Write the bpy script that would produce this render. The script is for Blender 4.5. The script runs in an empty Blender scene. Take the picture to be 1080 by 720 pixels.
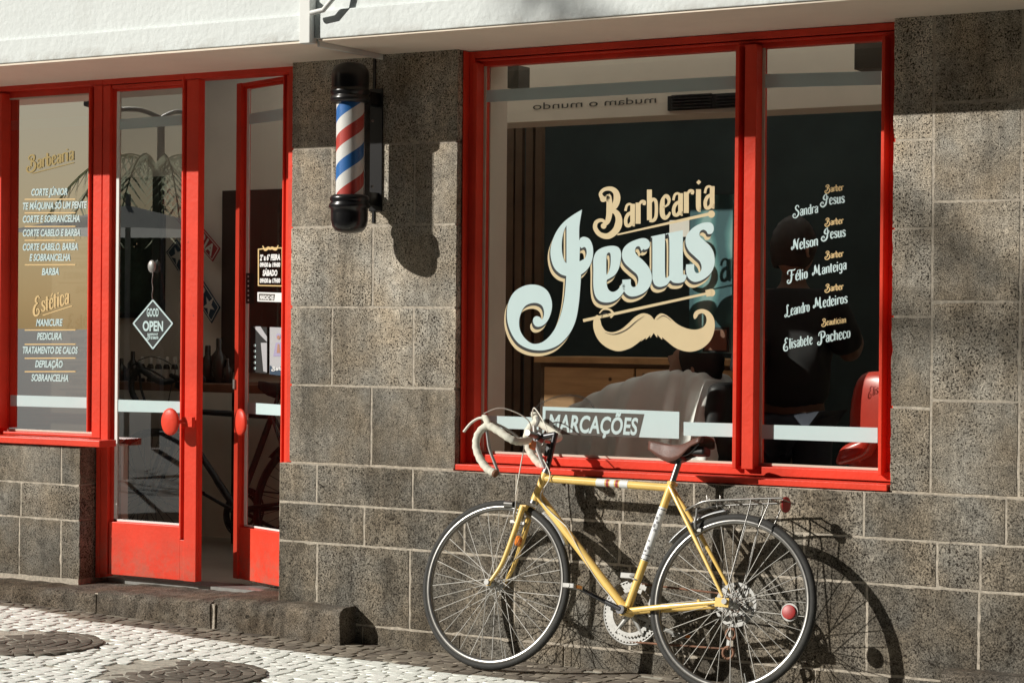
import bpy, math, random
from mathutils import Vector, Matrix
random.seed(7)
R = math.radians
scn = bpy.context.scene
col = scn.collection

# ------------------------------------------------------------------ camera
FPX = 2220.0
MR = ((0.86001746, 0.51019343, 0.0085223), (-0.01067721, 0.00129516, 0.99994216), (-0.51015288, 0.86005871, -0.0065613))
CAM = Vector((0, -7.55, 1.377))
cd = bpy.data.cameras.new('camera'); cam = bpy.data.objects.new('camera', cd); col.objects.link(cam)
cd.sensor_width = 36; cd.lens = FPX / 1080 * 36; cd.clip_start = .05; cd.clip_end = 3000
cam.matrix_world = Matrix(((MR[0][0], MR[1][0], -MR[2][0], CAM.x), (MR[0][1], MR[1][1], -MR[2][1], CAM.y), (MR[0][2], MR[1][2], -MR[2][2], CAM.z), (0, 0, 0, 1)))
scn.camera = cam
def ray(u, v):
    a, b = (u - 540) / FPX, -(v - 360) / FPX
    return Vector([a * MR[0][i] + b * MR[1][i] + MR[2][i] for i in range(3)])
def at(u, v, y=0.0):                       # survey: photo point -> point on the upright plane y
    d = ray(u, v); t = (y - CAM.y) / d.y
    return CAM + d * t
def plane_at(u, v, p0, n):
    d = ray(u, v); t = (p0 - CAM).dot(n) / d.dot(n)
    return CAM + d * t

# ------------------------------------------------------------------ materials
def nmat(name):
    m = bpy.data.materials.new(name); m.use_nodes = True
    nt = m.node_tree; b = nt.nodes['Principled BSDF']
    return m, nt, b
def N(nt, t, **k):
    n = nt.nodes.new(t)
    for a, v in k.items():
        if a == 'ins':
            for i, x in v.items(): n.inputs[i].default_value = x
        else: setattr(n, a, v)
    return n
def ramp(nt, stops, src=None):
    r = N(nt, 'ShaderNodeValToRGB')
    e = r.color_ramp.elements
    while len(e) < len(stops): e.new(.5)
    for i, (p, c) in enumerate(stops):
        e[i].position = p; e[i].color = (c, c, c, 1) if isinstance(c, (int, float)) else (*c, 1)
    if src: nt.links.new(src, r.inputs[0])
    return r
def mixc(nt, a, b, fac, mode='MIX'):
    m = N(nt, 'ShaderNodeMix', data_type='RGBA', blend_type=mode)
    for s, i in ((a, 6), (b, 7), (fac, 0)):
        if hasattr(s, 'links'): nt.links.new(s, m.inputs[i])
        else: m.inputs[i].default_value = (*s, 1) if isinstance(s, tuple) else s
    return m.outputs[2]
def bumpn(nt, b, h, strength, dist):
    bp = N(nt, 'ShaderNodeBump', ins={0: strength, 1: dist}); nt.links.new(h, bp.inputs['Height'])
    nt.links.new(bp.outputs[0], b.inputs['Normal']); return bp
def paint(name, c, rough=.45, metal=0, var=.12, scale=8, bump=.0, spec=.5, coat=0, dirt=None):
    m, nt, b = nmat(name)
    tc = N(nt, 'ShaderNodeTexCoord')
    n = N(nt, 'ShaderNodeTexNoise', ins={2: scale, 3: 5.0, 4: .6}); nt.links.new(tc.outputs['Object'], n.inputs[0])
    lo = tuple(max(0, x * (1 - var)) for x in c); hi = tuple(min(1, x * (1 + var)) for x in c)
    r = ramp(nt, [(.3, lo), (.7, hi)], n.outputs[0])
    out = r.outputs[0]
    if dirt:
        n3 = N(nt, 'ShaderNodeTexNoise', ins={2: dirt[1], 3: 8.0, 4: .75}); nt.links.new(tc.outputs['Object'], n3.inputs[0])
        f = ramp(nt, [(dirt[2], 0.0), (dirt[2] + .06, 1.0)], n3.outputs[0])
        out = mixc(nt, out, dirt[0], f.outputs[0])
    nt.links.new(out, b.inputs['Base Color'])
    b.inputs['Roughness'].default_value = rough; b.inputs['Metallic'].default_value = metal
    b.inputs['Specular IOR Level'].default_value = spec
    if coat: b.inputs['Coat Weight'].default_value = coat; b.inputs['Coat Roughness'].default_value = .15
    if bump:
        n2 = N(nt, 'ShaderNodeTexNoise', ins={2: scale * 12, 3: 4.0}); nt.links.new(tc.outputs['Object'], n2.inputs[0])
        bumpn(nt, b, n2.outputs[0], bump, .01)
    return m
def glassy(name, tint, refl_mul=1.0, base=.05):
    m, nt, b = nmat(name); nt.nodes.remove(b)
    out = nt.nodes['Material Output']
    tr = N(nt, 'ShaderNodeBsdfTransparent'); tr.inputs[0].default_value = (*tint, 1)
    gl = N(nt, 'ShaderNodeBsdfGlossy'); gl.inputs['Roughness'].default_value = .0; gl.inputs[0].default_value = (.88, .92, .93, 1)
    lw = N(nt, 'ShaderNodeLayerWeight', ins={0: .5}); pw = N(nt, 'ShaderNodeMath', operation='POWER'); pw.inputs[1].default_value = 5.0; nt.links.new(lw.outputs['Facing'], pw.inputs[0])
    fr = N(nt, 'ShaderNodeMath', operation='MULTIPLY_ADD'); fr.inputs[1].default_value = .96; fr.inputs[2].default_value = .04; nt.links.new(pw.outputs[0], fr.inputs[0])
    mu = N(nt, 'ShaderNodeMath', operation='MULTIPLY_ADD', use_clamp=True); mu.inputs[1].default_value = refl_mul; mu.inputs[2].default_value = base
    nt.links.new(fr.outputs[0], mu.inputs[0])
    mx = N(nt, 'ShaderNodeMixShader'); nt.links.new(mu.outputs[0], mx.inputs[0]); nt.links.new(tr.outputs[0], mx.inputs[1]); nt.links.new(gl.outputs[0], mx.inputs[2])
    nt.links.new(mx.outputs[0], out.inputs[0])
    return m
def stone(name, c0, c1, pore=.55, tone_amt=.42):
    m, nt, b = nmat(name)
    geo = N(nt, 'ShaderNodeNewGeometry'); P = geo.outputs['Position']
    big = N(nt, 'ShaderNodeTexNoise', ins={2: 2.2, 3: 4.0, 4: .6}); nt.links.new(P, big.inputs[0])
    mid = N(nt, 'ShaderNodeTexNoise', ins={2: 26, 3: 5.0, 4: .7}); nt.links.new(P, mid.inputs[0])
    fin = N(nt, 'ShaderNodeTexNoise', ins={2: 215, 3: 2.5, 4: .7}); nt.links.new(P, fin.inputs[0])
    att = N(nt, 'ShaderNodeAttribute', attribute_name='tone')
    r1 = ramp(nt, [(.36, c0), (.66, c1)], big.outputs[0])
    r2 = ramp(nt, [(.37, .34), (.5, .98), (.63, 1.62)], fin.outputs[0])
    c = mixc(nt, r1.outputs[0], r2.outputs[0], 1.0, 'MULTIPLY')
    r3 = ramp(nt, [(.3, .66), (.7, 1.34)], mid.outputs[0])
    c = mixc(nt, c, r3.outputs[0], 1.0, 'MULTIPLY')
    tn = ramp(nt, [(0, 1 - tone_amt * .5), (1, 1 + tone_amt * .5)], att.outputs['Fac'])
    c = mixc(nt, c, tn.outputs[0], 1.0, 'MULTIPLY')
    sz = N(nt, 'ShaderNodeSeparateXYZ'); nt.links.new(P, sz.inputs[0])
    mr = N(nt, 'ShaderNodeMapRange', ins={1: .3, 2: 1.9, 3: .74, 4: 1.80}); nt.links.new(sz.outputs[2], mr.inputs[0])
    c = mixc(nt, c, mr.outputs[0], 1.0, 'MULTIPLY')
    mp1 = N(nt, 'ShaderNodeMapping'); mp1.inputs['Scale'].default_value = (7, 7, .9); nt.links.new(P, mp1.inputs[0])
    sn = N(nt, 'ShaderNodeTexNoise', ins={2: 1.0, 3: 5.0, 4: .65}); nt.links.new(mp1.outputs[0], sn.inputs[0])
    sr = ramp(nt, [(.34, .66), (.5, 1.0), (.68, 1.16)], sn.outputs[0]); c = mixc(nt, c, sr.outputs[0], 1.0, 'MULTIPLY')
    pn3 = N(nt, 'ShaderNodeTexNoise', ins={2: 3.3, 3: 6.0, 4: .7}); nt.links.new(P, pn3.inputs[0])
    pr3 = ramp(nt, [(.60, 0.0), (.72, .45)], pn3.outputs[0]); c = mixc(nt, c, (.42, .385, .32), pr3.outputs[0])
    # warm / grey drift
    hu = N(nt, 'ShaderNodeTexNoise', ins={2: 5.0, 3: 3.0}); nt.links.new(P, hu.inputs[0])
    hr = ramp(nt, [(.35, (1.05, 1.0, .93)), (.65, (.95, 1.0, 1.06))], hu.outputs[0])
    c = mixc(nt, c, hr.outputs[0], 1.0, 'MULTIPLY')
    pn = N(nt, 'ShaderNodeTexNoise', ins={2: 125, 3: 2.0, 4: .5, 8: .3}); nt.links.new(P, pn.inputs[0])
    msk = N(nt, 'ShaderNodeTexNoise', ins={2: 7, 3: 3.0}); nt.links.new(P, msk.inputs[0])
    mm = ramp(nt, [(.3, -.05), (.7, .05)], msk.outputs[0]); 
    ad = N(nt, 'ShaderNodeMath', operation='MULTIPLY_ADD'); ad.inputs[1].default_value = .22; nt.links.new(msk.outputs[0], ad.inputs[0]); nt.links.new(pn.outputs[0], ad.inputs[2])
    tn2 = N(nt, 'ShaderNodeMath', operation='MULTIPLY_ADD'); tn2.inputs[1].default_value = .06; nt.links.new(att.outputs['Fac'], tn2.inputs[0]); nt.links.new(ad.outputs[0], tn2.inputs[2])
    pm = ramp(nt, [(pore + .185, 0.0), (pore + .225, .92)], tn2.outputs[0])
    c = mixc(nt, c, (.026, .021, .016), pm.outputs[0])
    vo2 = N(nt, 'ShaderNodeTexNoise', ins={2: 48, 3: 2.0, 4: .5, 8: .5}); nt.links.new(P, vo2.inputs[0])
    pm2 = ramp(nt, [(.715, 0.0), (.74, 1.0)], vo2.outputs[0])
    c = mixc(nt, c, (.028, .024, .019), pm2.outputs[0])
    nt.links.new(c, b.inputs['Base Color']); b.inputs['Roughness'].default_value = .95; b.inputs['Specular IOR Level'].default_value = .15
    h = N(nt, 'ShaderNodeMath', operation='SUBTRACT'); nt.links.new(fin.outputs[0], h.inputs[0]); nt.links.new(pm.outputs[0], h.inputs[1])
    h2 = N(nt, 'ShaderNodeMath', operation='SUBTRACT'); nt.links.new(h.outputs[0], h2.inputs[0]); nt.links.new(pm2.outputs[0], h2.inputs[1])
    bumpn(nt, b, h2.outputs[0], .55, .005)
    return m
M = {}
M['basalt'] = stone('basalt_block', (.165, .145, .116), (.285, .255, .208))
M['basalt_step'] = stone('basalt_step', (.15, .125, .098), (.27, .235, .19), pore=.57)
M['mortar'] = paint('pale_mortar', (.56, .50, .41), .95, var=.3, scale=60, bump=.6, dirt=((.30, .26, .21), 7, .58))
M['white_wall'] = paint('white_render', (.77, .82, .81), .9, var=.03, scale=3, bump=.35, dirt=((.66, .67, .64), 5, .68))
m = M['white_wall']; nt = m.node_tree; b = nt.nodes['Principled BSDF']; src = b.inputs['Base Color'].links[0].from_socket
ge = N(nt, 'ShaderNodeNewGeometry'); mp_ = N(nt, 'ShaderNodeMapping'); mp_.inputs['Scale'].default_value = (9, 9, .7); nt.links.new(ge.outputs['Position'], mp_.inputs[0])
sn = N(nt, 'ShaderNodeTexNoise', ins={2: 1.0, 3: 6.0, 4: .7}); nt.links.new(mp_.outputs[0], sn.inputs[0]); sr = ramp(nt, [(.55, 0.0), (.75, .2)], sn.outputs[0])
c = mixc(nt, src, (.45, .45, .41), sr.outputs[0])
sz = N(nt, 'ShaderNodeSeparateXYZ'); nt.links.new(ge.outputs['Position'], sz.inputs[0]); mr = N(nt, 'ShaderNodeMapRange', ins={1: 2.55, 2: 2.60, 3: .55, 4: 0.0}); nt.links.new(sz.outputs[2], mr.inputs[0])
n9 = N(nt, 'ShaderNodeTexNoise', ins={2: 9.0, 3: 8.0, 4: .75}); nt.links.new(ge.outputs['Position'], n9.inputs[0]); r9 = ramp(nt, [(.45, 0.0), (.62, 1.0)], n9.outputs[0])
ml = N(nt, 'ShaderNodeMath', operation='MULTIPLY'); nt.links.new(mr.outputs[0], ml.inputs[0]); nt.links.new(r9.outputs[0], ml.inputs[1])
c = mixc(nt, c, (.36, .33, .28), ml.outputs[0]); nt.links.new(c, b.inputs['Base Color'])
M['soffit'] = paint('soffit_paint', (.93, .83, .69), .9, var=.05, scale=3)
M['red'] = paint('red_gloss_paint', (.76, .060, .030), .42, spec=.3, var=.13, scale=4, bump=.14, dirt=((.40, .04, .03), 26, .66))
m = M['red']; nt = m.node_tree; b = nt.nodes['Principled BSDF']; src = b.inputs['Base Color'].links[0].from_socket
ge = N(nt, 'ShaderNodeNewGeometry'); sz = N(nt, 'ShaderNodeSeparateXYZ'); nt.links.new(ge.outputs['Position'], sz.inputs[0])
mr = N(nt, 'ShaderNodeMapRange', ins={1: .16, 2: .42, 3: .75, 4: 0.0}); nt.links.new(sz.outputs[2], mr.inputs[0])
nz = N(nt, 'ShaderNodeTexNoise', ins={2: 14, 3: 8.0, 4: .75}); nt.links.new(ge.outputs['Position'], nz.inputs[0]); nr = ramp(nt, [(.42, 0.0), (.62, .8)], nz.outputs[0])
mu_ = N(nt, 'ShaderNodeMath', operation='MULTIPLY'); nt.links.new(mr.outputs[0], mu_.inputs[0]); nt.links.new(nr.outputs[0], mu_.inputs[1])
nt.links.new(mixc(nt, src, (.28, .17, .12), mu_.outputs[0]), b.inputs['Base Color'])
M['red_dark'] = paint('red_gloss_groove', (.35, .012, .01), .5, var=.1)
M['pvc'] = paint('white_plastic', (.78, .8, .77), .5, var=.02)
M['cream'] = paint('cream_wall', (.84, .77, .66), .9, var=.05, scale=3)
M['cream_trim'] = paint('cream_trim', (.62, .57, .47), .6, var=.04)
M['teal_wall'] = paint('dark_teal_wall', (.030, .045, .045), .8, var=.3, scale=2)
M['dark'] = paint('near_black', (.012, .012, .013), .5, var=.2)
M['black'] = paint('black_gloss_plastic', (.010, .010, .011), .28, var=.1, spec=.6)
M['rubber'] = paint('tyre_rubber', (.028, .028, .026), .75, var=.25, scale=20)
M['yellow'] = paint('yellow_enamel', (.86, .59, .17), .3, var=.08, scale=14, coat=.5, dirt=((.20, .10, .04), 42, .71))
M['chrome'] = paint('worn_chrome', (.30, .295, .28), .30, metal=.85, var=.12, scale=30)
M['spoke'] = paint('spoke_steel', (.42, .41, .38), .45, metal=.3, var=.15, scale=30)
M['alloy'] = paint('dull_alloy', (.33, .33, .315), .45, metal=.4, var=.15, scale=40)
M['silver'] = paint('silver_paint', (.48, .50, .52), .35, metal=.25, var=.1, scale=20)
M['rust'] = paint('rusty_steel', (.20, .10, .06), .7, metal=.3, var=.5, scale=40)
M['steel_dark'] = paint('dark_steel', (.10, .10, .105), .35, metal=.9, var=.3, scale=30)
M['tape'] = paint('cream_bar_tape', (.74, .73, .62), .7, var=.08, scale=60, bump=.3)
M['leather'] = paint('brown_leather', (.12, .052, .038), .42, var=.35, scale=18, bump=.15, spec=.35)
M['cable'] = paint('cream_cable', (.72, .70, .62), .5)
M['white_band'] = paint('white_sticker', (.78, .80, .80), .45, var=.04)
M['orange'] = paint('orange_reflector', (.75, .22, .03), .25, var=.1, spec=.7)
M['redrefl'] = paint('red_reflector', (.36, .012, .01), .5, var=.12, scale=80, spec=.8)
M['frost'] = paint('pale_blue_vinyl', (.52, .67, .68), .6, var=.02)
M['gold'] = paint('gold_vinyl', (.62, .51, .30), .5, var=.03)
M['goldlight'] = paint('gold_leaf', (.80, .70, .44), .12, metal=1, var=.02)
M['goldtan'] = paint('tan_vinyl', (.66, .48, .22), .5, var=.03)
M['paper'] = paint('glossy_paper', (.42, .43, .45), .35, var=.03)
M['ink'] = paint('black_vinyl', (.016, .018, .018), .5, var=.02)
M['taupe'] = paint('taupe_vinyl', (.085, .078, .066), .5, var=.03)
M['pine'] = paint('pine_wood', (.66, .38, .18), .55, var=.25, scale=6)
M['pine_dark'] = paint('dark_pine', (.14, .085, .05), .6, var=.25, scale=6)
M['wood_top'] = paint('brown_worktop', (.17, .08, .045), .5, var=.2)
M['redleather'] = paint('red_vinyl_seat', (.42, .035, .02), .28, var=.15, scale=6, spec=.6)
M['cape'] = paint('grey_cape_cloth', (.88, .88, .86), .75, var=.06)
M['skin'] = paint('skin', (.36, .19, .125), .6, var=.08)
M['skin_shade'] = paint('shaded_skin', (.16, .085, .055), .7, var=.08)  # skin copy with the dim room's shade put into its colour
M['hair'] = paint('dark_hair', (.018, .012, .010), .55, var=.3, scale=30)
M['hairbrown'] = paint('brown_hair', (.03, .018, .013), .55, var=.3, scale=30)
M['clothblack'] = paint('black_shirt', (.014, .014, .015), .85, var=.2)
M['jeans'] = paint('dark_trousers', (.03, .035, .05), .85, var=.2)
M['crimson'] = paint('crimson_sign', (.36, .04, .045), .5, var=.05)
M['navy'] = paint('navy_sign', (.03, .06, .10), .5, var=.05)
M['lightsign'] = paint('pale_sign_print', (.66, .64, .58), .6, var=.03)
M['bottle'] = paint('dark_bottle', (.03, .022, .018), .15, var=.2, spec=.7)
M['standin_board'] = paint('beige_board', (.66, .55, .42), .9, var=.08, scale=2)
M['floor'] = paint('grey_interior_floor', (.42, .37, .31), .6, var=.12, scale=3)
M['blue'] = paint('pole_blue', (.03, .17, .50), .4, var=.03)
M['polered'] = paint('pole_red', (.58, .06, .045), .4, var=.03)
M['polewhite'] = paint('pole_white', (.80, .79, .76), .4, var=.02)
m, nt, b = nmat('palm_leaf'); t_ = N(nt, 'ShaderNodeBsdfTranslucent'); t_.inputs[0].default_value = (.36, .38, .28, 1); nt.links.new(t_.outputs[0], nt.nodes['Material Output'].inputs[0]); M['leafgreen'] = m
M['hedge_screen'] = paint('screen_leaf', (.05, .055, .03), .8, var=.4, scale=3)
M['trunk'] = paint('palm_trunk', (.2, .15, .1), .9, var=.3)
M['facade'] = paint('dark_facade', (.045, .045, .042), .95, var=.2, scale=1)  # very dark wall colour for the added light-blocking buildings
M['facade_win'] = paint('facade_window', (.03, .035, .04), .3, var=.1)
m, nt, b = nmat('white_canvas'); t_ = N(nt, 'ShaderNodeBsdfTranslucent'); t_.inputs[0].default_value = (.8, .8, .77, 1); d_ = N(nt, 'ShaderNodeBsdfDiffuse'); d_.inputs[0].default_value = (.85, .85, .82, 1); x_ = N(nt, 'ShaderNodeMixShader'); nt.links.new(t_.outputs[0], x_.inputs[1]); nt.links.new(d_.outputs[0], x_.inputs[2]); nt.links.new(x_.outputs[0], nt.nodes['Material Output'].inputs[0]); M['canvas'] = m
M['mural'] = None
M['glass_big'] = glassy('window_glass', (.92, .94, .92), 1.0, .0)
M['glass_left'] = glassy('left_window_glass', (.76, .78, .76), 4.5, .48)
M['glass_door'] = glassy('door_glass', (.78, .8, .78), 3.0, .13)
M['glass_pole'] = glassy('pole_glass', (.96, .97, .97), 1.2, .0)
m, nt, b = nmat('clear_plastic'); t_ = N(nt, 'ShaderNodeBsdfTransparent'); t_.inputs[0].default_value = (.9, .92, .94, 1); d_ = N(nt, 'ShaderNodeBsdfDiffuse'); d_.inputs[0].default_value = (.7, .74, .76, 1)
x_ = N(nt, 'ShaderNodeMixShader', ins={0: .22}); nt.links.new(t_.outputs[0], x_.inputs[1]); nt.links.new(d_.outputs[0], x_.inputs[2]); nt.links.new(x_.outputs[0], nt.nodes['Material Output'].inputs[0]); M['clear_plastic'] = m
m, nt, b = nmat('added_rooflight_opal'); nt.nodes.remove(b); tr_ = N(nt, 'ShaderNodeBsdfTranslucent'); tr_.inputs[0].default_value = (.95, .95, .93, 1); nt.links.new(tr_.outputs[0], nt.nodes['Material Output'].inputs[0]); M['opal'] = m
# wave mural
m, nt, b = nmat('wave_mural'); tc = N(nt, 'ShaderNodeTexCoord')
w = N(nt, 'ShaderNodeTexWave', ins={1: 2.2, 2: 6.0, 3: 3.0}); nt.links.new(tc.outputs['Object'], w.inputs[0])
r = ramp(nt, [(.2, (.02, .085, .10)), (.5, (.05, .17, .18)), (.72, (.09, .24, .24)), (.9, (.2, .36, .35))], w.outputs[0]); nt.links.new(r.outputs[0], b.inputs['Base Color']); M['mural'] = m
# cobbles
def cobble(name, c0, c1, rough=.8):
    m, nt, b = nmat(name)
    geo = N(nt, 'ShaderNodeNewGeometry'); P = geo.outputs['Position']
    att = N(nt, 'ShaderNodeAttribute', attribute_name='tone')
    r = ramp(nt, [(0, c0), (1, c1)], att.outputs['Fac'])
    n = N(nt, 'ShaderNodeTexNoise', ins={2: 45, 3: 6.0, 4: .7}); nt.links.new(P, n.inputs[0])
    r2 = ramp(nt, [(.3, .9), (.6, 1.06)], n.outputs[0])
    c = mixc(nt, r.outputs[0], r2.outputs[0], 1.0, 'MULTIPLY')
    nt.links.new(c, b.inputs['Base Color']); b.inputs['Roughness'].default_value = rough
    bumpn(nt, b, n.outputs[0], .3, .006); return m
M['cob_white'] = cobble('limestone_cobble', (.82, .86, .80), (.94, .97, .92))
M['cob_dark'] = cobble('basalt_cobble', (.10, .088, .07), (.21, .185, .15))
M['cob_strip'] = cobble('mixed_cobble', (.12, .10, .08), (.30, .265, .21))
M['joint'] = paint('sandy_joint', (.56, .54, .46), .95, var=.35, scale=40, bump=.5)
M['road'] = paint('grey_street', (.075, .073, .07), .95, var=.2, scale=2)

# ------------------------------------------------------------------ helpers
class MB:
    def __init__(s): s.v = []; s.f = []; s.t = []; s.sm = []; s.mi = []; s.cur = 0
    def add(s, vs, fs, tone=.5, smooth=False):
        o = len(s.v); s.v += [tuple(v) for v in vs]
        for f in fs: s.f.append([i + o for i in f]); s.t.append(tone); s.sm.append(smooth); s.mi.append(s.cur)
    def box(s, x0, x1, y0, y1, z0, z1, tone=.5):
        vs = [(x, y, z) for x in (x0, x1) for y in (y0, y1) for z in (z0, z1)]
        s.add(vs, [(0, 1, 3, 2), (4, 6, 7, 5), (0, 4, 5, 1), (2, 3, 7, 6), (0, 2, 6, 4), (1, 5, 7, 3)], tone)
    def obox(s, c, ax, ay, az, hx, hy, hz, tone=.5):
        c, ax, ay, az = map(Vector, (c, ax, ay, az))
        vs = [c + ax * (i * hx) + ay * (j * hy) + az * (k * hz) for i in (-1, 1) for j in (-1, 1) for k in (-1, 1)]
        s.add(vs, [(0, 1, 3, 2), (4, 6, 7, 5), (0, 4, 5, 1), (2, 3, 7, 6), (0, 2, 6, 4), (1, 5, 7, 3)], tone)
    def tube(s, pts, rad, n=10, cap=True, tone=.5, flat=1.0, up=None):
        pts = [Vector(p) for p in pts]; k = len(pts)
        rr = rad if isinstance(rad, (list, tuple)) else [rad] * k
        vs = []; prev = None
        for i, p in enumerate(pts):
            t = (pts[min(i + 1, k - 1)] - pts[max(i - 1, 0)]).normalized()
            if prev is None:
                a = Vector(up) if up else (Vector((0, 0, 1)) if abs(t.z) < .9 else Vector((1, 0, 0)))
            else: a = prev
            a = (a - t * a.dot(t)).normalized(); prev = a; b2 = t.cross(a)
            for j in range(n):
                an = 2 * math.pi * j / n
                vs.append(p + a * math.cos(an) * rr[i] + b2 * math.sin(an) * rr[i] * flat)
        fs = [(i * n + j, i * n + (j + 1) % n, (i + 1) * n + (j + 1) % n, (i + 1) * n + j) for i in range(k - 1) for j in range(n)]
        s.add(vs, fs, tone, True)
        if cap: s.add(vs[:n], [tuple(range(n))], tone); s.add(vs[-n:], [tuple(range(n))], tone)
    def lathe(s, c, axis, prof, n=48, tone=.5, cap=True):      # prof: list (r, h)
        c = Vector(c); ax = Vector(axis).normalized()
        a = Vector((0, 0, 1)) if abs(ax.z) < .9 else Vector((1, 0, 0)); a = (a - ax * a.dot(ax)).normalized(); b2 = ax.cross(a)
        vs = []
        for r, h in prof:
            for j in range(n):
                an = 2 * math.pi * j / n; vs.append(c + ax * h + (a * math.cos(an) + b2 * math.sin(an)) * r)
        k = len(prof)
        s.add(vs, [(i * n + j, i * n + (j + 1) % n, (i + 1) * n + (j + 1) % n, (i + 1) * n + j) for i in range(k - 1) for j in range(n)], tone, True)
        if cap:
            for i in (0, k - 1):
                if prof[i][0] > 1e-4: s.add(vs[i * n:(i + 1) * n], [tuple(range(n))], tone)
    def torus(s, c, axis, Rr, r, n=72, m=10, ry=None, tone=.5, a0=0, a1=360, up=None):
        c = Vector(c); ax = Vector(axis).normalized(); ry = ry or r
        a = Vector(up) if up else (Vector((0, 0, 1)) if abs(ax.z) < .9 else Vector((1, 0, 0))); a = (a - ax * a.dot(ax)).normalized(); b2 = ax.cross(a)
        full = abs(a1 - a0) >= 359.9; k = n if full else n + 1
        vs = []
        for i in range(k):
            an = R(a0 + (a1 - a0) * i / n); d = a * math.cos(an) + b2 * math.sin(an)
            for j in range(m):
                bn = 2 * math.pi * j / m; vs.append(c + d * (Rr + r * math.cos(bn)) + ax * ry * math.sin(bn))
        s.add(vs, [(i * m + j, i * m + (j + 1) % m, ((i + 1) % k) * m + (j + 1) % m, ((i + 1) % k) * m + j) for i in range(n) for j in range(m)], tone, True)
    def build(s, name, mat, parent=None, label=None, bevel=0):
        me = bpy.data.meshes.new(name); me.from_pydata(s.v, [], s.f)
        for mm in (mat if isinstance(mat, (list, tuple)) else [mat]): me.materials.append(mm)
        for p, q, i in zip(me.polygons, s.sm, s.mi): p.use_smooth = q; p.material_index = i
        at_ = me.attributes.new('tone', 'FLOAT', 'FACE')
        for i, t in enumerate(s.t): at_.data[i].value = t
        me.validate(); me.update()
        o = bpy.data.objects.new(name, me); col.objects.link(o)
        if bevel:
            bm = o.modifiers.new('bevel', 'BEVEL'); bm.width = bevel; bm.segments = 2; bm.limit_method = 'ANGLE'
        setpar(o, parent)
        if label: o['label'] = label
        return o
def world_loc(o):
    l = Vector((0, 0, 0))
    while o: l = l + o.location; o = o.parent
    return l
def setpar(o, parent):
    if parent is not None:
        o.parent = parent; o.location = -world_loc(parent)
def tag(o, label, cat, group=None):
    o['label'] = label; o['category'] = cat
    if group: o['group'] = group
    return o
def empty(name, loc, label=None, cat=None, group=None):
    o = bpy.data.objects.new(name, None); o.empty_display_size = .1; col.objects.link(o); o.location = loc
    if label: tag(o, label, cat, group)
    return o
def copy_tree(o, parent=None, mat=None):
    c = o.copy(); col.objects.link(c); c.parent = parent
    if mat and c.type == 'MESH':
        for i in range(len(c.material_slots)):
            c.material_slots[i].link = 'OBJECT'; c.material_slots[i].material = mat
    for ch in o.children: copy_tree(ch, c, mat)
    return c
def spline(pts, k=6, closed=False):
    pts = [Vector(p) for p in pts]; n = len(pts); out = []
    rng = range(n) if closed else range(n - 1)
    for i in rng:
        if closed: p0, p1, p2, p3 = pts[i - 1], pts[i], pts[(i + 1) % n], pts[(i + 2) % n]
        else: p0, p1, p2, p3 = pts[max(i - 1, 0)], pts[i], pts[i + 1], pts[min(i + 2, n - 1)]
        for j in range(k):
            t = j / k
            out.append(.5 * ((2 * p1) + (p2 - p0) * t + (2 * p0 - 5 * p1 + 4 * p2 - p3) * t * t + (3 * p1 - p0 - 3 * p2 + p3) * t ** 3))
    if not closed: out.append(pts[-1])
    return out
def smart(pts, closed=True, k=5):
    """smooth outline; a point given twice in a row is a sharp corner"""
    segs = []; cur = []
    n = len(pts); corners = [i for i in range(n) if pts[i] == pts[(i + 1) % n]]
    if not corners: return [tuple(p) for p in spline([Vector((*p, 0)) for p in pts], k, True)]
    out = []
    order = []
    st = corners[0] + 1
    seq = [pts[(st + i) % n] for i in range(n)] + [pts[st % n]]
    cur = [seq[0]]
    for i in range(1, len(seq)):
        cur.append(seq[i])
        if i + 1 < len(seq) and seq[i] == seq[i + 1] or i == len(seq) - 1:
            if len(cur) >= 2 and not (len(cur) == 2 and cur[0] == cur[1]):
                out += [tuple(p) for p in spline([Vector((*p, 0)) for p in cur], k)][:-1]
            cur = []
    return out
def fill_poly(loops):
    """2D loops (outer + holes) -> verts, faces through a filled curve"""
    cu = bpy.data.curves.new('tmp', 'CURVE'); cu.dimensions = '2D'; cu.fill_mode = 'BOTH'
    for L in loops:
        sp = cu.splines.new('POLY'); sp.points.add(len(L) - 1)
        for i, p in enumerate(L): sp.points[i].co = (p[0], p[1], 0, 1)
        sp.use_cyclic_u = True
    o = bpy.data.objects.new('tmp', cu); col.objects.link(o)
    dg = bpy.context.evaluated_depsgraph_get(); me = bpy.data.meshes.new_from_object(o.evaluated_get(dg))
    vs = [tuple(v.co[:2]) for v in me.vertices]; fs = [tuple(p.vertices) for p in me.polygons]
    bpy.data.objects.remove(o); bpy.data.meshes.remove(me)
    return vs, fs
def text2d(s, bold=.02, shear=0, spacing=1.0):
    cu = bpy.data.curves.new('tmp', 'FONT'); cu.body = s; cu.offset = bold; cu.shear = shear; cu.space_character = spacing; cu.dimensions = '2D'; cu.fill_mode = 'BOTH'; cu.resolution_u = 4
    o = bpy.data.objects.new('tmp', cu); col.objects.link(o)
    dg = bpy.context.evaluated_depsgraph_get(); me = bpy.data.meshes.new_from_object(o.evaluated_get(dg))
    vs = [tuple(v.co[:2]) for v in me.vertices]; fs = [tuple(p.vertices) for p in me.polygons]
    bpy.data.objects.remove(o); bpy.data.meshes.remove(me)
    x0 = min(v[0] for v in vs); x1 = max(v[0] for v in vs)
    return [((v[0] - x0) / (x1 - x0), v[1] / .73) for v in vs], fs        # x in 0..1, cap height = 1
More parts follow.
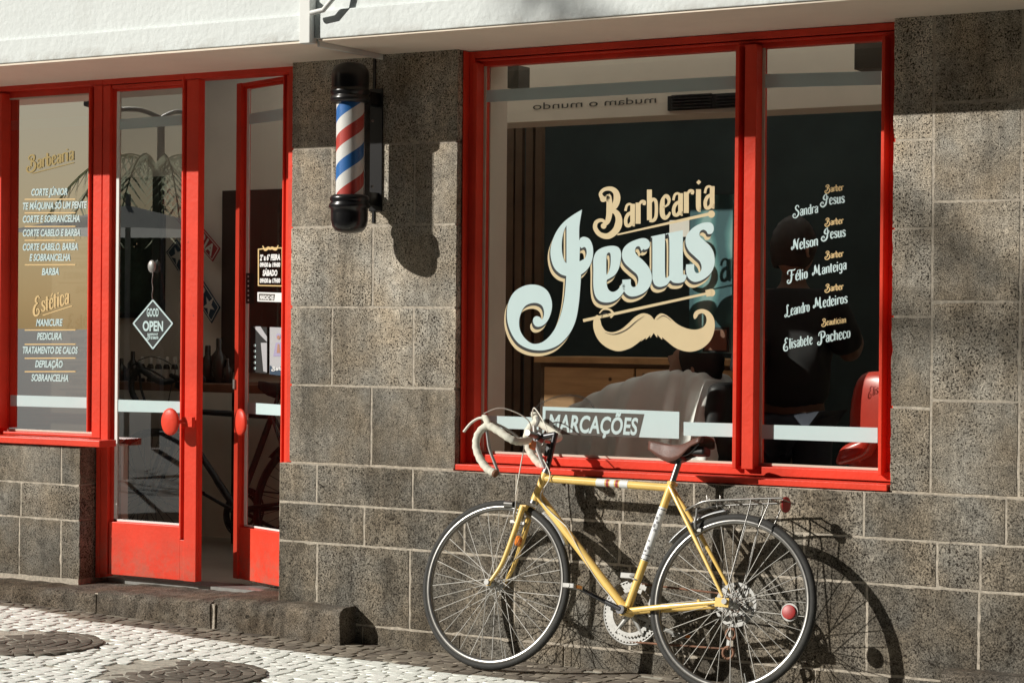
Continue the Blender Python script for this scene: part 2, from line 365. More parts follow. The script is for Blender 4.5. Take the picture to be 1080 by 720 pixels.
class Decal:
    def __init__(s, place): s.mb = MB(); s.place = place; s.k = 0
    def loops(s, loops, lift=0):
        vs, fs = fill_poly(loops); s.mb.add([s.place(x, y, lift) for x, y in vs], fs)
    def text(s, t, u0, v0, u1, v1, h, bold=.02, shear=0, lift=0, sp=1.0):     # baseline left/right point and cap height
        vs, fs = text2d(t, bold, shear, sp)
        s.mb.add([s.place(u0 + x * (u1 - u0), v0 + x * (v1 - v0) - y * h, lift) for x, y in vs], fs)
    def quad(s, pts, lift=0):
        s.mb.add([s.place(x, y, lift) for x, y in pts], [tuple(range(len(pts)))])
    def stroke(s, pts, w, lift=0, k=6, smooth=True):
        s.k += 1; lift = lift + .00012 * (s.k % 7)
        P = spline([Vector((*p, 0)) for p in pts], k) if smooth and len(pts) > 2 else [Vector((*p, 0)) for p in pts]
        n = len(P); ws = w if isinstance(w, (list, tuple)) else [w, w]
        L = []; Rr = []
        for i, p in enumerate(P):
            t = (P[min(i + 1, n - 1)] - P[max(i - 1, 0)]); t = t.normalized() if t.length > 1e-9 else Vector((1, 0, 0))
            f = i / (n - 1) * (len(ws) - 1); a = int(min(f, len(ws) - 2)); ww = ws[a] + (ws[a + 1] - ws[a]) * (f - a)
            nn = Vector((-t.y, t.x, 0)) * ww / 2; L.append(p + nn); Rr.append(p - nn)
        vs = [s.place(q.x, q.y, lift) for q in L] + [s.place(q.x, q.y, lift) for q in Rr]
        s.mb.add(vs, [(i, i + 1, n + i + 1, n + i) for i in range(n - 1)])
    def disc(s, x, y, rx, ry=None, lift=0, n=16):
        ry = ry or rx; s.k += 1; lift = lift + .00012 * (s.k % 7)
        s.mb.add([s.place(x + rx * math.cos(6.2832 * i / n), y + ry * math.sin(6.2832 * i / n), lift) for i in range(n)], [tuple(range(n))])
    def build(s, name, mat, parent=None, label=None): return s.mb.build(name, mat, parent, label)
def on(y):                                                         # places decal points on upright plane y, lift = towards the street
    return lambda u, v, l: at(u, v, y - l)

# ornate stroke lettering --------------------------------------------------
LO = {
 'a': (.66, [([(.52, 1), (.52, .14), (.64, .02)], .23), ([(.12, .74), (.2, .98), (.36, 1.02), (.52, .9)], .12), ([(.5, .6), (.26, .54), (.14, .32), (.18, .06), (.36, .02), (.52, .2)], .17)]),
 'b': (.64, [([(.14, 1.5), (.14, .05)], .24), ([(.14, .86), (.34, 1.0), (.5, .82), (.5, .2), (.36, 0), (.14, .04)], .16)]),
 'c': (.6, [([(.5, .74), (.46, .96), (.28, 1.02), (.14, .8), (.14, .22), (.28, 0), (.46, .06), (.56, .22)], [.2, .12, .2, .24, .2, .1])]),
 'd': (.66, [([(.52, 1.5), (.52, .14), (.64, .02)], .23), ([(.52, .86), (.3, 1.0), (.14, .8), (.14, .2), (.3, 0), (.52, .1)], .16)]),
 'e': (.6, [([(.18, .5), (.44, .6), (.5, .82), (.36, 1.02), (.2, .95), (.14, .72), (.14, .22), (.28, 0), (.46, .06), (.56, .22)], [.07, .12, .2, .14, .24, .24, .16, .08])]),
 'g': (.66, [([(.52, 1), (.52, -.22), (.36, -.45), (.12, -.36)], .2), ([(.52, .9), (.3, 1.0), (.14, .8), (.14, .3), (.3, .08), (.52, .2)], .16)]),
 'h': (.7, [([(.14, 1.5), (.14, 0)], .24), ([(.14, .8), (.36, 1.0), (.54, .84), (.54, .12), (.66, 0)], [.1, .14, .22, .22, .1])]),
 'i': (.36, [([(.16, 1), (.16, .14), (.28, .02)], .24), ([(.1, 1.28), (.24, 1.38)], .16)]),
 'é': (.6, [([(.18, .5), (.44, .6), (.5, .82), (.36, 1.02), (.2, .95), (.14, .72), (.14, .22), (.28, 0), (.46, .06), (.56, .22)], [.07, .12, .2, .14, .24, .24, .16, .08]), ([(.28, 1.2), (.48, 1.5)], .12)]),
 'l': (.36, [([(.16, 1.5), (.16, .14), (.28, .02)], .24)]),
 'm': (1.02, [([(.14, 1), (.14, 0)], .22), ([(.14, .84), (.32, 1.0), (.48, .84), (.48, 0)], [.1, .14, .22, .22]), ([(.48, .84), (.68, 1.0), (.84, .84), (.84, .12), (.96, 0)], [.1, .14, .22, .22, .1])]),
 'n': (.7, [([(.14, 1), (.14, 0)], .23), ([(.14, .82), (.36, 1.0), (.54, .84), (.54, .12), (.66, 0)], [.1, .14, .22, .22, .1])]),
 'o': (.64, [([(.32, 1.0), (.14, .82), (.14, .18), (.32, 0), (.5, .18), (.5, .82), (.32, 1.0)], [.1, .22, .22, .1, .22, .22, .1])]),
 'r': (.52, [([(.14, 1), (.14, 0)], .24), ([(.14, .78), (.3, 1.0), (.46, .96), (.46, .82)], [.08, .14, .2, .12])]),
 's': (.58, [([(.48, .76), (.42, .98), (.24, 1.0), (.13, .82), (.2, .62), (.4, .42), (.47, .2), (.36, .02), (.16, .02), (.08, .24)], [.2, .1, .14, .2, .26, .24, .2, .1, .2])]),
 't': (.44, [([(.18, 1.36), (.18, .14), (.32, .02)], .23), ([(0, 1), (.4, 1)], .11)]),
 'u': (.68, [([(.14, 1), (.14, .16), (.3, 0), (.5, .2)], [.24, .24, .16, .1]), ([(.52, 1), (.52, .14), (.66, .02)], .24)]),
 ' ': (.4, []),
}
CURL = [(.02, .5), (.12, .34), (.02, .2), (-.14, .3), (-.2, .55), (-.06, .78), (.16, .7)]
UP = {
 'S': (.9, [([(.74, 1.3), (.66, 1.62), (.4, 1.7), (.18, 1.42), (.3, 1.08), (.64, .72), (.7, .35), (.5, -.02), (.16, -.22), (-.2, -.06), (-.26, .28), (-.04, .48), (.14, .32), (.02, .16)], [.1, .16, .2, .26, .26, .2, .16, .16, .14, .1])]),
 'J': (1.0, [([(.62, 1.8), (.3, 1.5), (.16, 1.12), (.36, .82), (.74, .88), (.84, 1.2), (.7, 1.34)], [.04, .2, .26, .12, .14, .12]), ([(.62, 1.8), (.6, .5), (.4, -.05), (.04, -.25), (-.28, -.02), (-.24, .34), (.0, .48), (.14, .3), (.02, .16)], [.08, .26, .24, .2, .18, .16, .1])]),
 'N': (1.0, [([(.04, .3), (-.08, .12), (-.2, .3), (-.08, .55), (.14, .3), (.2, .9), (.22, 1.5), (.4, 1.66)], [.12, .12, .12, .2, .22, .1]), ([(.24, 1.6), (.5, .8), (.74, 0)], [.2, .3, .2]), ([(.76, .0), (.78, 1.3), (.98, 1.66)], [.1, .16, .1])]),
 'H': (1.0, [([(-.16, 1.1), (-.18, 1.5), (.1, 1.66), (.8, 1.6), (1.0, 1.76)], [.14, .16, .2, .1]), ([(.42, 1.6), (.4, .4), (.2, -.16), (-.14, -.2), (-.24, .1), (-.06, .26), (.06, .1)], [.2, .26, .2, .14, .1]), ([(.2, .85), (.8, .95)], .13)]),
 'M': (1.3, [([(.04, .3), (-.08, .12), (-.2, .3), (-.08, .55), (.14, .3), (.2, .9), (.22, 1.5), (.36, 1.66)], [.12, .12, .12, .2, .22, .1]), ([(.24, 1.6), (.46, .8), (.58, .3)], [.2, .28, .14]), ([(.58, .3), (.86, 1.6)], [.08, .1]), ([(.88, 1.66), (.9, .2), (1.1, 0), (1.2, .16)], [.14, .28, .2, .08])]),
 'L': (.9, [([(.5, 1.4), (.42, 1.66), (.2, 1.5), (.26, .8), (.2, .2), (-.1, -.1), (-.26, .1), (-.1, .3), (.2, .05), (.6, -.14), (.9, .1)], [.1, .16, .24, .26, .2, .14, .12, .14, .2, .1])]),
 'E': (.9, [([(.7, 1.4), (.5, 1.68), (.24, 1.5), (.22, 1.15), (.5, .98)], [.14, .14, .24, .2, .08]), ([(.5, .98), (.12, .8), (-.06, .3), (.1, -.16), (.5, -.2), (.66, .1), (.5, .4), (.3, .34), (.34, .16)], [.08, .26, .28, .24, .16, .14, .12, .08])]),
 'P': (.95, [([(.3, 1.5), (.32, .3), (.14, -.16), (-.16, -.16), (-.24, .12), (-.06, .26), (.06, .1)], [.2, .26, .2, .14, .1]), ([(-.06, 1.1), (.0, 1.56), (.4, 1.72), (.78, 1.56), (.84, 1.1), (.6, .78), (.36, .84)], [.12, .14, .16, .24, .24, .1])]),
 'B': (1.0, [([(.34, 1.4), (.34, .4)], .2), ([(.1, 1.2), (.02, 1.5), (.3, 1.72), (.66, 1.58), (.66, 1.14), (.4, .94)], [.12, .14, .18, .24, .2, .08]), ([(.4, .96), (.78, .76), (.84, .3), (.6, -.12), (.14, -.22), (-.16, .0), (-.18, .36), (.06, .48), (.2, .3), (.08, .18)], [.08, .22, .26, .2, .18, .16, .14, .1])]),
}
def ornate(dc, txt, u0, v0, u1, v1, h, lift=0, wk=1.0):
    """txt on the baseline u0,v0 -> u1,v1 (pixels of the photo survey), x-height h"""
    adv = sum((UP.get(c) or LO[c])[0] for c in txt)
    sx = (u1 - u0) / adv; sl = (v1 - v0) / (u1 - u0); x = 0
    for c in txt:
        a, paths = UP.get(c) or LO[c]
        for pts, w in paths:
            q = [(u0 + (x + p[0]) * sx, v0 + (x + p[0]) * sx * sl - p[1] * h) for p in pts]
            ws = [k * sx * 1.0 * wk for k in (w if isinstance(w, list) else [w, w])]
            dc.stroke(q, ws, lift, 5, smooth=len(q) > 2)
        x += a

# ------------------------------------------------------------------ sky and sun
SUN = Vector((1, .98, -.735)).normalized()
w = bpy.data.worlds.new('World'); scn.world = w; w.use_nodes = True
sky = w.node_tree.nodes.new('ShaderNodeTexSky'); sky.sky_type = 'NISHITA'; sky.sun_disc = False
elev = math.asin(-SUN.z); az = math.atan2(-SUN.x, -SUN.y)
sky.sun_elevation = elev; sky.sun_rotation = az; sky.dust_density = 1.5; sky.air_density = 1.0; sky.altitude = 10
bg = w.node_tree.nodes['Background']; w.node_tree.links.new(sky.outputs[0], bg.inputs[0]); bg.inputs[1].default_value = .024
sl = bpy.data.lights.new('sun', 'SUN'); sl.energy = 5.0; sl.angle = R(.5); sl.color = (1, .95, .87)
so = bpy.data.objects.new('sun', sl); col.objects.link(so); so.rotation_euler = SUN.to_track_quat('-Z', 'Y').to_euler(); so.location = (-20, -20, 20)
scn.view_settings.view_transform = 'Standard'; scn.view_settings.look = 'None'; scn.view_settings.exposure = 0

# ------------------------------------------------------------------ ground
def gzf(x): return .027 * max(0, min(3, -5 - x))
g = MB()
xs = [-400, -60, -20, -8.0, -5, 0, 20, 60, 400]; ys = [-400, -60, -20, -6, -3, .4, 1, 60]
def sheet(mb, xs, ys, z):
    vs = [(x, y, z(x)) for y in ys for x in xs]; n = len(xs)
    mb.add(vs, [(j * n + i, j * n + i + 1, (j + 1) * n + i + 1, (j + 1) * n + i) for j in range(len(ys) - 1) for i in range(n - 1)])
sheet(g, xs, ys, lambda x: gzf(x) - .13)
o = g.build('ground', M['road']); o['kind'] = 'structure'
g = MB(); sheet(g, [-10.5, -8, -5, -.5], [-1.86, -.02], lambda x: gzf(x) - .0042)
# cobbles ------------------------------------------------------------
CIRC = [(-6.28, -.97), (-5.32, -1.09), (-7.24, -.86), (-4.36, -1.2), (-3.4, -1.32), (-2.44, -1.44)]; CR = .335
def edge_y(x): return -.30 - (x + 7.2) * .05 - .012 * math.sin(x * 3)
def stone_poly(mb, pts, z, tone):
    c = Vector((sum(p[0] for p in pts) / len(pts), sum(p[1] for p in pts) / len(pts)))
    n = len(pts); tilt = (random.uniform(-.018, .018), random.uniform(-.018, .018)); zj = random.uniform(-.0013, .0013)
    def ring(k, dz): return [(c.x + (p[0] - c.x) * k, c.y + (p[1] - c.y) * k, z + dz + zj + (p[0] - c.x) * tilt[0] + (p[1] - c.y) * tilt[1]) for p in pts]
    a = ring(1, -.010); b_ = ring(.98, -.0008); d = ring(.90, .0004)
    o_ = len(mb.v); vs = a + b_ + d
    fs = [(i, (i + 1) % n, n + (i + 1) % n, n + i) for i in range(n)] + [(n + i, n + (i + 1) % n, 2 * n + (i + 1) % n, 2 * n + i) for i in range(n)]
    mb.add(vs, fs, tone, True); mb.add(d, [tuple(range(n))], tone, True)
cw, cdk, cs_ = MB(), MB(), MB()
def incirc(x, y): return any((x - a) ** 2 + (y - b_) ** 2 < CR ** 2 for a, b_ in CIRC)
rnd = random.random
rows = []; y = -.04
while y > -1.86:
    rows.append(y); y -= random.uniform(.043, .066)
def jit(i, x, y): return y + .010 * math.sin(x * 5 + i) + .006 * math.sin(x * 17 + i * 2.3)
for i in range(len(rows) - 1):
    x = -10.3 + rnd() * .05
    while x < -.6:
        L = random.uniform(.045, .095)
        x1 = x + L
        ya, yb = rows[i], rows[i + 1]; g_ = .0018
        sk = random.uniform(-.012, .012)
        pts = [(x + g_, jit(i, x, ya) - g_), (x1 - g_, jit(i, x1, ya) - g_), (x1 - g_ + sk, jit(i + 1, x1, yb) + g_), (x + g_ + sk, jit(i + 1, x, yb) + g_)]
        pts = [(p[0] + random.uniform(-.004, .004), p[1] + random.uniform(-.004, .004)) for p in pts]
        cx, cy = (x + x1) / 2, (ya + yb) / 2
        if not incirc(cx, cy):
            mb = cs_ if cy > edge_y(cx) else cw
            if rnd() > .006: stone_poly(mb, pts, gzf(cx), rnd())
        x = x1
for a, b_ in CIRC:
    rr = [0.028, .078, .13, .18, .232, .283, .33]
    stone_poly(cdk, [(a + .026 * math.cos(k), b_ + .026 * math.sin(k)) for k in (0, 1.2, 2.5, 3.7, 5)], gzf(a), rnd())
    for j in range(len(rr) - 1):
        n = max(5, int(6.28 * (rr[j] + .025) / .07)); off = rnd() * 6
        cuts = [off + 6.2832 * (k + random.uniform(-.18, .18)) / n for k in range(n)]
        for k in range(n):
            t0, t1 = cuts[k], cuts[(k + 1) % n] + (6.2832 if k == n - 1 else 0)
            e0 = .002 / (rr[j] + .01); r0, r1 = rr[j] + .003, rr[j + 1] - .003
            w1 = random.uniform(-.005, .005)
            pts = [(a + r_ * math.cos(t), b_ + r_ * math.sin(t)) for r_, t in ((r0, t0 + e0), (r1 + w1, t0 + e0 * .6), (r1 + w1, t1 - e0 * .6), (r0, t1 - e0))]
            stone_poly(cdk, pts, gzf(a), rnd())
kb = MB()
for i in range(12): kb.box(-10.6 + i * .9, -9.708 + i * .9, -2.02, -1.868, -.16, gzf(-10.6 + i * .9) - .002, rnd())
o = kb.build('unseen_kerb', M['basalt_step'], None, bevel=.008); o['kind'] = 'structure'  # unseen kerb and dark street brought in close to cut bounced light
pav = g.build('pavement', M['joint']); pav['kind'] = 'structure'
for mb, nm, mm in ((cw, 'pale_cobbles', M['cob_white']), (cdk, 'dark_cobble_circles', M['cob_dark']), (cs_, 'wall_edge_cobbles', M['cob_strip'])):
    o = mb.build(nm, mm, pav); o['kind'] = 'structure'

# ------------------------------------------------------------------ shop building
bld = empty('shop_building', (-4.7, 0, 0), 'dark basalt stone shop front with red framed windows and a white rendered upper wall', 'building')
def jedge(a, b_, n):
    return [tuple(a[i] + (b_[i] - a[i]) * k / n for i in range(2)) for k in range(n)]
def block(mb, x0, x1, z0, z1, y, depth=.11, gap=.0042):
    tone = rnd(); y = y + random.uniform(-.0008, .0008)
    x0 += gap; x1 -= gap; z0 += gap; z1 -= gap
    nx = max(3, int((x1 - x0) / .03)); nz = max(3, int((z1 - z0) / .03))
    L = jedge((x0, z0), (x1, z0), nx) + jedge((x1, z0), (x1, z1), nz) + jedge((x1, z1), (x0, z1), nx) + jedge((x0, z1), (x0, z0), nz)
    cx, cz = (x0 + x1) / 2, (z0 + z1) / 2; n = len(L)
    def off(p, d):
        return (p[0] + (d if p[0] < x0 + 1e-4 else -d if p[0] > x1 - 1e-4 else 0), p[1] + (d if p[1] < z0 + 1e-4 else -d if p[1] > z1 - 1e-4 else 0))
    J = [off(p, random.uniform(-.0016, .0026) + (random.uniform(0, .007) if rnd() < .05 else 0)) for p in L]
    a = [(p[0], y + depth, p[1]) for p in J]; b_ = [(p[0], y + .0015, p[1]) for p in J]; c = [(off(p, .003)[0], y, off(p, .003)[1]) for p in J]
    mb.add(a + b_ + c, [(i, (i + 1) % n, n + (i + 1) % n, n + i) for i in range(n)] + [(n + i, n + (i + 1) % n, 2 * n + (i + 1) % n, 2 * n + i) for i in range(n)], tone)
    mb.add(c, [tuple(range(n))], tone)
def X(u, v, y=0): return at(u, v, y).x
def Z(u, v, y=0): return at(u, v, y).z
ZT = 2.56; ZP = .772
XPL, XPR = -5.628, -4.752       # pier
XWR = -2.8205                    # right of window
XBL = -6.853                    # right end of the block under the left window
wall = MB(); mort = MB()
# pier above the plinth
zs = [ZP, Z(311, 405.5), Z(311, 323.6), Z(311, 240), Z(311, 157), ZT]
vv = [[X(391.5, 440)], [X(350, 360), X(436, 360)], [X(393, 280)], [X(350, 200), X(437, 200)], [X(395, 110)]]
for i in range(5):
    xs_ = [XPL] + vv[i] + [XPR]
    for a, b_ in zip(xs_, xs_[1:]): block(wall, a, b_, zs[i], zs[i + 1], 0)
mort.box(XPL + .012, XPR - .012, .0014, .25, ZP - .02, ZT)
wall.build('stone_pier', M['basalt'], bld); wall = MB()
# wall right of the window, two columns and beyond
c1 = [ZP, Z(960, 430), Z(960, 334), Z(960, 241), Z(960, 147.7), ZT]
c2 = [ZP, Z(1030, 423), Z(1030, 318), Z(1030, 212), Z(1030, 107), ZT]
xa, xb, xc, xd = XWR, X(983, 300), X(1076, 300), -1.9
for zz, (a, b_) in ((c1, (xa, xb)), (c2, (xb, xc)), (c1, (xc, xd)), (c2, (xd, -1.45)), (c1, (-1.45, -.95)), (c2, (-.95, -.5))):
    for i in range(5): block(wall, a, b_, zz[i], zz[i + 1], 0)
mort.box(XWR + .012, -.5, .0014, .25, ZP - .02, ZT)
# plinth rows, proud of the wall
yp = -.03
z1, z2, z3 = .597, .425, .082
r1 = [-5.66, X(334, 510, yp), X(435, 515, yp), X(544, 520, yp), X(657, 520, yp), -3.62, -3.25, X(911, 545, yp), -2.36, -1.9, -1.5, -1.0, -.5]
r2 = [-5.66, X(384, 555, yp), X(489.7, 565, yp), X(602, 565, yp), -3.95, -3.5, X(848, 585, yp), -2.62, X(1034, 590, yp), -1.9, -1.35, -.9, -.5]
r3 = [-5.66, X(334, 610, yp), X(432, 620, yp), -4.44, -3.9, -3.45, X(914, 660, yp), X(1032, 660, yp), -1.98, -1.4, -.95, -.5]
for rr, (za, zb) in ((r1, (z1, ZP)), (r2, (z2, z1)), (r3, (z3, z2))):
    for a, b_ in zip(rr, rr[1:]): block(wall, a, b_, za, zb, yp)
rr = [-5.66, -5.2, -4.7, -4.2, -3.66, -3.1, -2.6, -2.1, -1.6, -1.1, -.5]
for a, b_ in zip(rr, rr[1:]): block(wall, a, b_, -.06, z3, yp - .004)
mort.box(-5.656, -.5, yp + .0014, .0, -.06, ZP - .003)
wall.build('stone_wall', M['basalt'], bld); wall = MB()
# block under the left window
for zz, cuts in (((Z(40, 509), .795), [-8.6, -7.9, X(64.5, 490), XBL]), ((Z(40, 546), Z(40, 509)), [-8.6, -7.62, X(22, 530), XBL]), ((.16, Z(40, 546)), [-8.6, -7.75, X(20, 580), X(64, 580), XBL])):
    for a, b_ in zip(cuts, cuts[1:]): block(wall, a, b_, zz[0], zz[1], 0, depth=.12)
mort.box(-8.6, XBL - .012, .0014, .3, .1, .79)
wo = wall.build('stone_parapet', M['basalt'], bld); mort.build('mortar', M['mortar'], wo)
# step
st = MB()
def stepstone(x0, x1, y0, z1, tone):
    n = 16; vs = []
    prof = [(y0, -.04), (y0 - .002, z1 - .03), (y0 + .006, z1 - .008), (y0 + .03, z1), (.5, z1 + .008)]
    for i in range(n + 1):
        x = x0 + (x1 - x0) * i / n
        for k, (yy, zz) in enumerate(prof):
            dy = random.uniform(-.006, .006) if k < 3 else 0; dz = random.uniform(-.005, .004) if 0 < k < 4 else 0
            vs.append((x, yy + dy, zz + dz))
    m_ = len(prof)
    st.add(vs, [(i * m_ + j, (i + 1) * m_ + j, (i + 1) * m_ + j + 1, i * m_ + j + 1) for i in range(n) for j in range(m_ - 1)], tone)
    for i in (0, n): st.add([vs[i * m_ + j] for j in range(m_)] + [(vs[i * m_][0], .5, -.04)], [tuple(range(m_ + 1))], tone)
stepstone(-8.6, -7.616, -.17, .135, .5); stepstone(-7.612, X(101, 630, -.17) - .004, -.17, .138, .6)
stepstone(X(101, 630, -.17) + .004, X(223, 640, -.16) - .004, -.165, .146, .4); stepstone(X(223, 640, -.16) + .004, X(361, 655, -.13), -.15, .16, .3)
stp = st.build('door_step', M['basalt_step'], bld, 'worn dark basalt doorstep of long rough stones')
mt = MB()
for uj, vj in ((101, 630), (223, 640)): xj = X(uj, vj, -.165); mt.box(xj - .012, xj + .012, -.158, .1, -.03, .134)
mt.box(-8.5, X(361, 655, -.13) - .02, -.128, .4, -.05, .118); mt.build('mortar', M['mortar'], stp)
# base ledge at right
st = MB(); stepstone(X(995, 700, -.1), -.5, -.13, .135, .5); st.build('base_ledge', M['basalt_step'], bld)
# soffit, fascia, upper wall
XJ = X(326, 30, -.527)                      # joint between the two buildings' eaves
fa = MB()
fa.box(-10.5, XJ, -.515, .30, ZT - .006, ZT + .10); fa.box(-10.5, XJ, -.500, .30, ZT + .10, 3.06)
fa.box(XJ + .004, -.5, -.495, .30, ZT + .0, ZT + .115); fa.box(XJ + .004, -.5, -.48, .30, ZT + .115, 3.06)
fo = fa.build('upper_wall', M['white_wall'], bld, bevel=.004)
sf = MB(); sf.box(-10.5, XJ - .004, -.509, .28, ZT - .016, ZT - .0065); sf.box(XJ + .016, -.5, -.488, .28, ZT - .008, ZT - .0005); sf.build('soffit', M['soffit'], fo)
tr = MB(); tr.box(XJ - .05, XJ + .003, -.527, -.48, ZT - .02, ZT + .165); tr.box(XJ - .0, XJ + .012, -.47, .0, ZT - .03, ZT - .001)
tr.build('joint_cover', M['pvc'], fo, bevel=.003)
cb = MB(); pts = [at(328, 14, -.535), at(341, 11, -.535), at(351, -1, -.535), at(354, -14, -.535)]
cb.tube(pts, .011, 8); cb.build('conduit', M['pvc'], fo)
# corner strip next to the barber pole
cs2 = MB(); cs2.box(X(395, 120) - .006, X(395, 120) + .006, -.006, .0, Z(395, 235), ZT - .02); cs2.build('wall_cable', M['black'], bld)

# ---- big display window
YF, YG = .08, .132
bw = MB()
def vbar(mb, u0, u1, y0, y1, z0, z1, vr=300):
    mb.box(X(u0, vr, y0), X(u1, vr, y0), y0, y1, z0, z1)
win = MB()
zb0, zt1 = ZP, 2.55
GB, GT = Z(640, 483, YG), Z(640, 62, YG)           # glass bottom / top
xl0 = XPR + .002; xr1 = XWR - .002
xg0, xg1, xg2, xg3 = X(509.5, 300, YG), X(773.6, 300, .067), X(802.8, 300, YG), X(927.6, 300, .067)
# backing board between the grooves
win.box(xl0, xg0, .127, .175, zb0, zt1); win.box(xg1, xg2, .127, .175, zb0, zt1); win.box(xg3, xr1, .127, .175, zb0, zt1)
win.box(xl0 + .002, xr1 - .002, .126, .174, zb0, GB); win.box(xl0 + .002, xr1 - .002, .126, .174, GT, zt1)
# outer frame strips
win.box(xl0, xl0 + .026, YF, .1265, zb0, zt1); win.box(xr1 - .018, xr1, YF - .004, .1265, zb0, zt1)
win.box(xl0 + .0265, xr1 - .0185, YF, .1262, zt1 - .028, zt1)
win.box(xl0 + .0265, xr1 - .0185, YF + .012, .1262, GT + .02, zt1 - .032)
win.box(xl0 - .004, xl0 + .003, .036, .0795, zb0 + .028, zt1)
# bottom rail with a small sloping sill
win.box(xl0 + .0265, xr1 - .0185, YF + .014, .1262, zb0 + .03, GB - .004)
win.box(xl0 + .004, xr1 - .002, -.012, .079, zb0 + .002, zb0 + .026); 
# beads next to the glass
zb_, zt_ = zb0 + .055, zt1 - .05
bl_ = X(504.5, 300, .07)
win.box(xg0 - .018, xg0, .067, .1262, zb_, zt_)
win.box(xg1, xg1 + .017, .067, .1262, zb_, zt_)
win.box(X(783.5, 300, .067), xg2, .067, .1262, zb_, zt_)
win.box(xg3, xg3 + .014, .067, .1262, zb_, zt_)
fr = win.build('display_window', M['red'], bld, 'large red framed display window with two panes and gold and blue lettering', bevel=.0025)
gl = MB(); gl.add([(xg0 - .003, YG, GB - .003), (xg1 + .003, YG, GB - .003), (xg1 + .003, YG, GT + .003), (xg0 - .003, YG, GT + .003)], [(0, 1, 2, 3)])
gl.build('pane', M['glass_big'], fr)
gl = MB(); gl.add([(xg2 - .003, YG, GB - .003), (xg3 + .003, YG, GB - .003), (xg3 + .003, YG, GT + .003), (xg2 - .003, YG, GT + .003)], [(0, 1, 2, 3)])
gl.build('pane', M['glass_big'], fr)
# pale putty line round the glass
for a, b_ in ((xg0, xg1), (xg2, xg3)):
    pt = MB()
    pt.box(a, b_, YG - .0075, YG - .001, GB, GB + .009)
    pt.box(a, a + .011, YG - .007, YG - .0012, GB + .0088, GT)
    pt.build('putty', M['cream_trim'], fr)
YD = YG - .003
bd = Decal(on(YD))
def bandq(dc, u0, u1, ta, tb, h0, h1, y=YD, k=14):
    dc.quad([(u0, ta), (u1, tb), (u1, tb + h1), (u0, ta + h0)])
for a_ in ((513, 776, 95.5, 80, 12.5, 14), (804, 929, 78.5, 75.1, 14.5, 14.5), (803.5, 925.5, 447.5, 450.8, 15, 16), (721, 772.5, 444.8, 446.2, 14.4, 14.4), (510, 568, 438, 440, 13, 13)):
    bd = Decal(on(YD)); bandq(bd, *a_); bd.build('frosted_band', M['frost'], fr)
# MARCACOES plate
mp = Decal(on(YD - .001)); mp.quad([(572.5, 428.5), (716.5, 434), (716, 462.5), (690, 461.5), (572, 456.5)]); mp.build('booking_plate', M['frost'], fr)
mq = Decal(on(YD - .0018)); mq.quad([(575.5, 432.5), (679.5, 436.5), (673.5, 461.3), (574.5, 457)]); mq.build('lettering', M['taupe'], fr)
mq = Decal(on(YD - .0026)); mq.text('MARCAÇÕES', 578, 454.2, 673, 458.2, 18.2, .028, .2, sp=1.03); mq.build('lettering', M['frost'], fr)

# ---- the big sign: "Barbearia Jesus" with razor line and moustache
A = lambda x, y: (530 + x / 3.6, 190 + y / 3.6)
B = lambda x, y: (610 + x / 3.6, 190 + y / 3.6)
Jo = [(302,112),(302,112),(297,140),(292,175),(291,205),(292,228),(296,220),(310,215),(328,222),(339,240),(344,265),(342,295),(333,322),(316,345),(298,358),(298,358),(295,410),(290,465),(281,520),(266,562),(244,596),(214,624),(180,640),(142,646),(100,640),(62,620),(36,586),(20,542),(17,500),(24,460),(44,425),(75,404),(110,396),(145,402),(170,420),(184,448),(188,480),(180,515),(166,540),(147,554),(128,555),(117,542),(117,525),(128,516),(142,520),(150,528),(157,512),(156,490),(147,474),(128,466),(105,468),(84,480),(70,505),(63,535),(67,570),(85,600),(113,620),(145,617),(173,598),(198,565),(218,520),(231,470),(238,420),(242,364),(242,364),(220,356),(198,335),(186,305),(182,270),(188,235),(205,195),(232,160),(268,132)]
Jh = [(243,172),(243,172),(234,190),(227,220),(225,255),(228,285),(236,308),(243,315),(243,315)]
Jh2 = [(294,252),(294,252),(300,258),(311,254),(318,262),(319,280),(311,298),(292,308),(292,308)]
e = [(57,340),(57,300),(68,272),(92,256),(125,249),(150,254),(161,272),(161,300),(153,336),(138,360),(118,373),(108,380),(109,402),(117,418),(132,424),(150,415),(164,394),(164,394),(176,394),(176,394),(177,412),(165,434),(144,454),(115,464),(84,460),(65,440),(57,402)]
eh = [(112,276),(121,278),(123,300),(121,328),(114,350),(107,357),(106,320),(107,288)]
s1 = [(240,268),(246,262),(254,264),(266,258),(272,244),(266,228),(248,220),(220,226),(190,240),(170,262),(166,290),(177,316),(202,340),(222,358),(228,378),(222,398),(210,406),(200,398),(199,376),(199,376),(167,378),(167,378),(168,405),(178,428),(198,441),(226,438),(256,422),(275,395),(279,365),(270,335),(247,306),(224,286),(215,270),(220,254),(232,252)]
uu = [(276,214),(276,214),(329,203),(329,203),(329,352),(335,370),(345,362),(345,362),(345,218),(332,208),(332,208),(332,203),(332,203),(397,190),(397,190),(397,343),(402,357),(412,360),(412,360),(404,382),(385,390),(362,389),(349,381),(336,397),(310,405),(290,397),(281,374),(281,374),(281,228),(276,222),(276,222)]
s2 = [(486,194),(492,204),(506,203),(514,188),(510,168),(494,160),(464,165),(434,182),(412,208),(407,236),(418,266),(444,292),(462,310),(468,332),(461,349),(448,352),(440,340),(440,318),(440,318),(409,320),(409,320),(409,348),(418,372),(440,386),(470,379),(500,356),(516,322),(515,280),(500,250),(476,228),(461,212),(462,196),(474,188)]
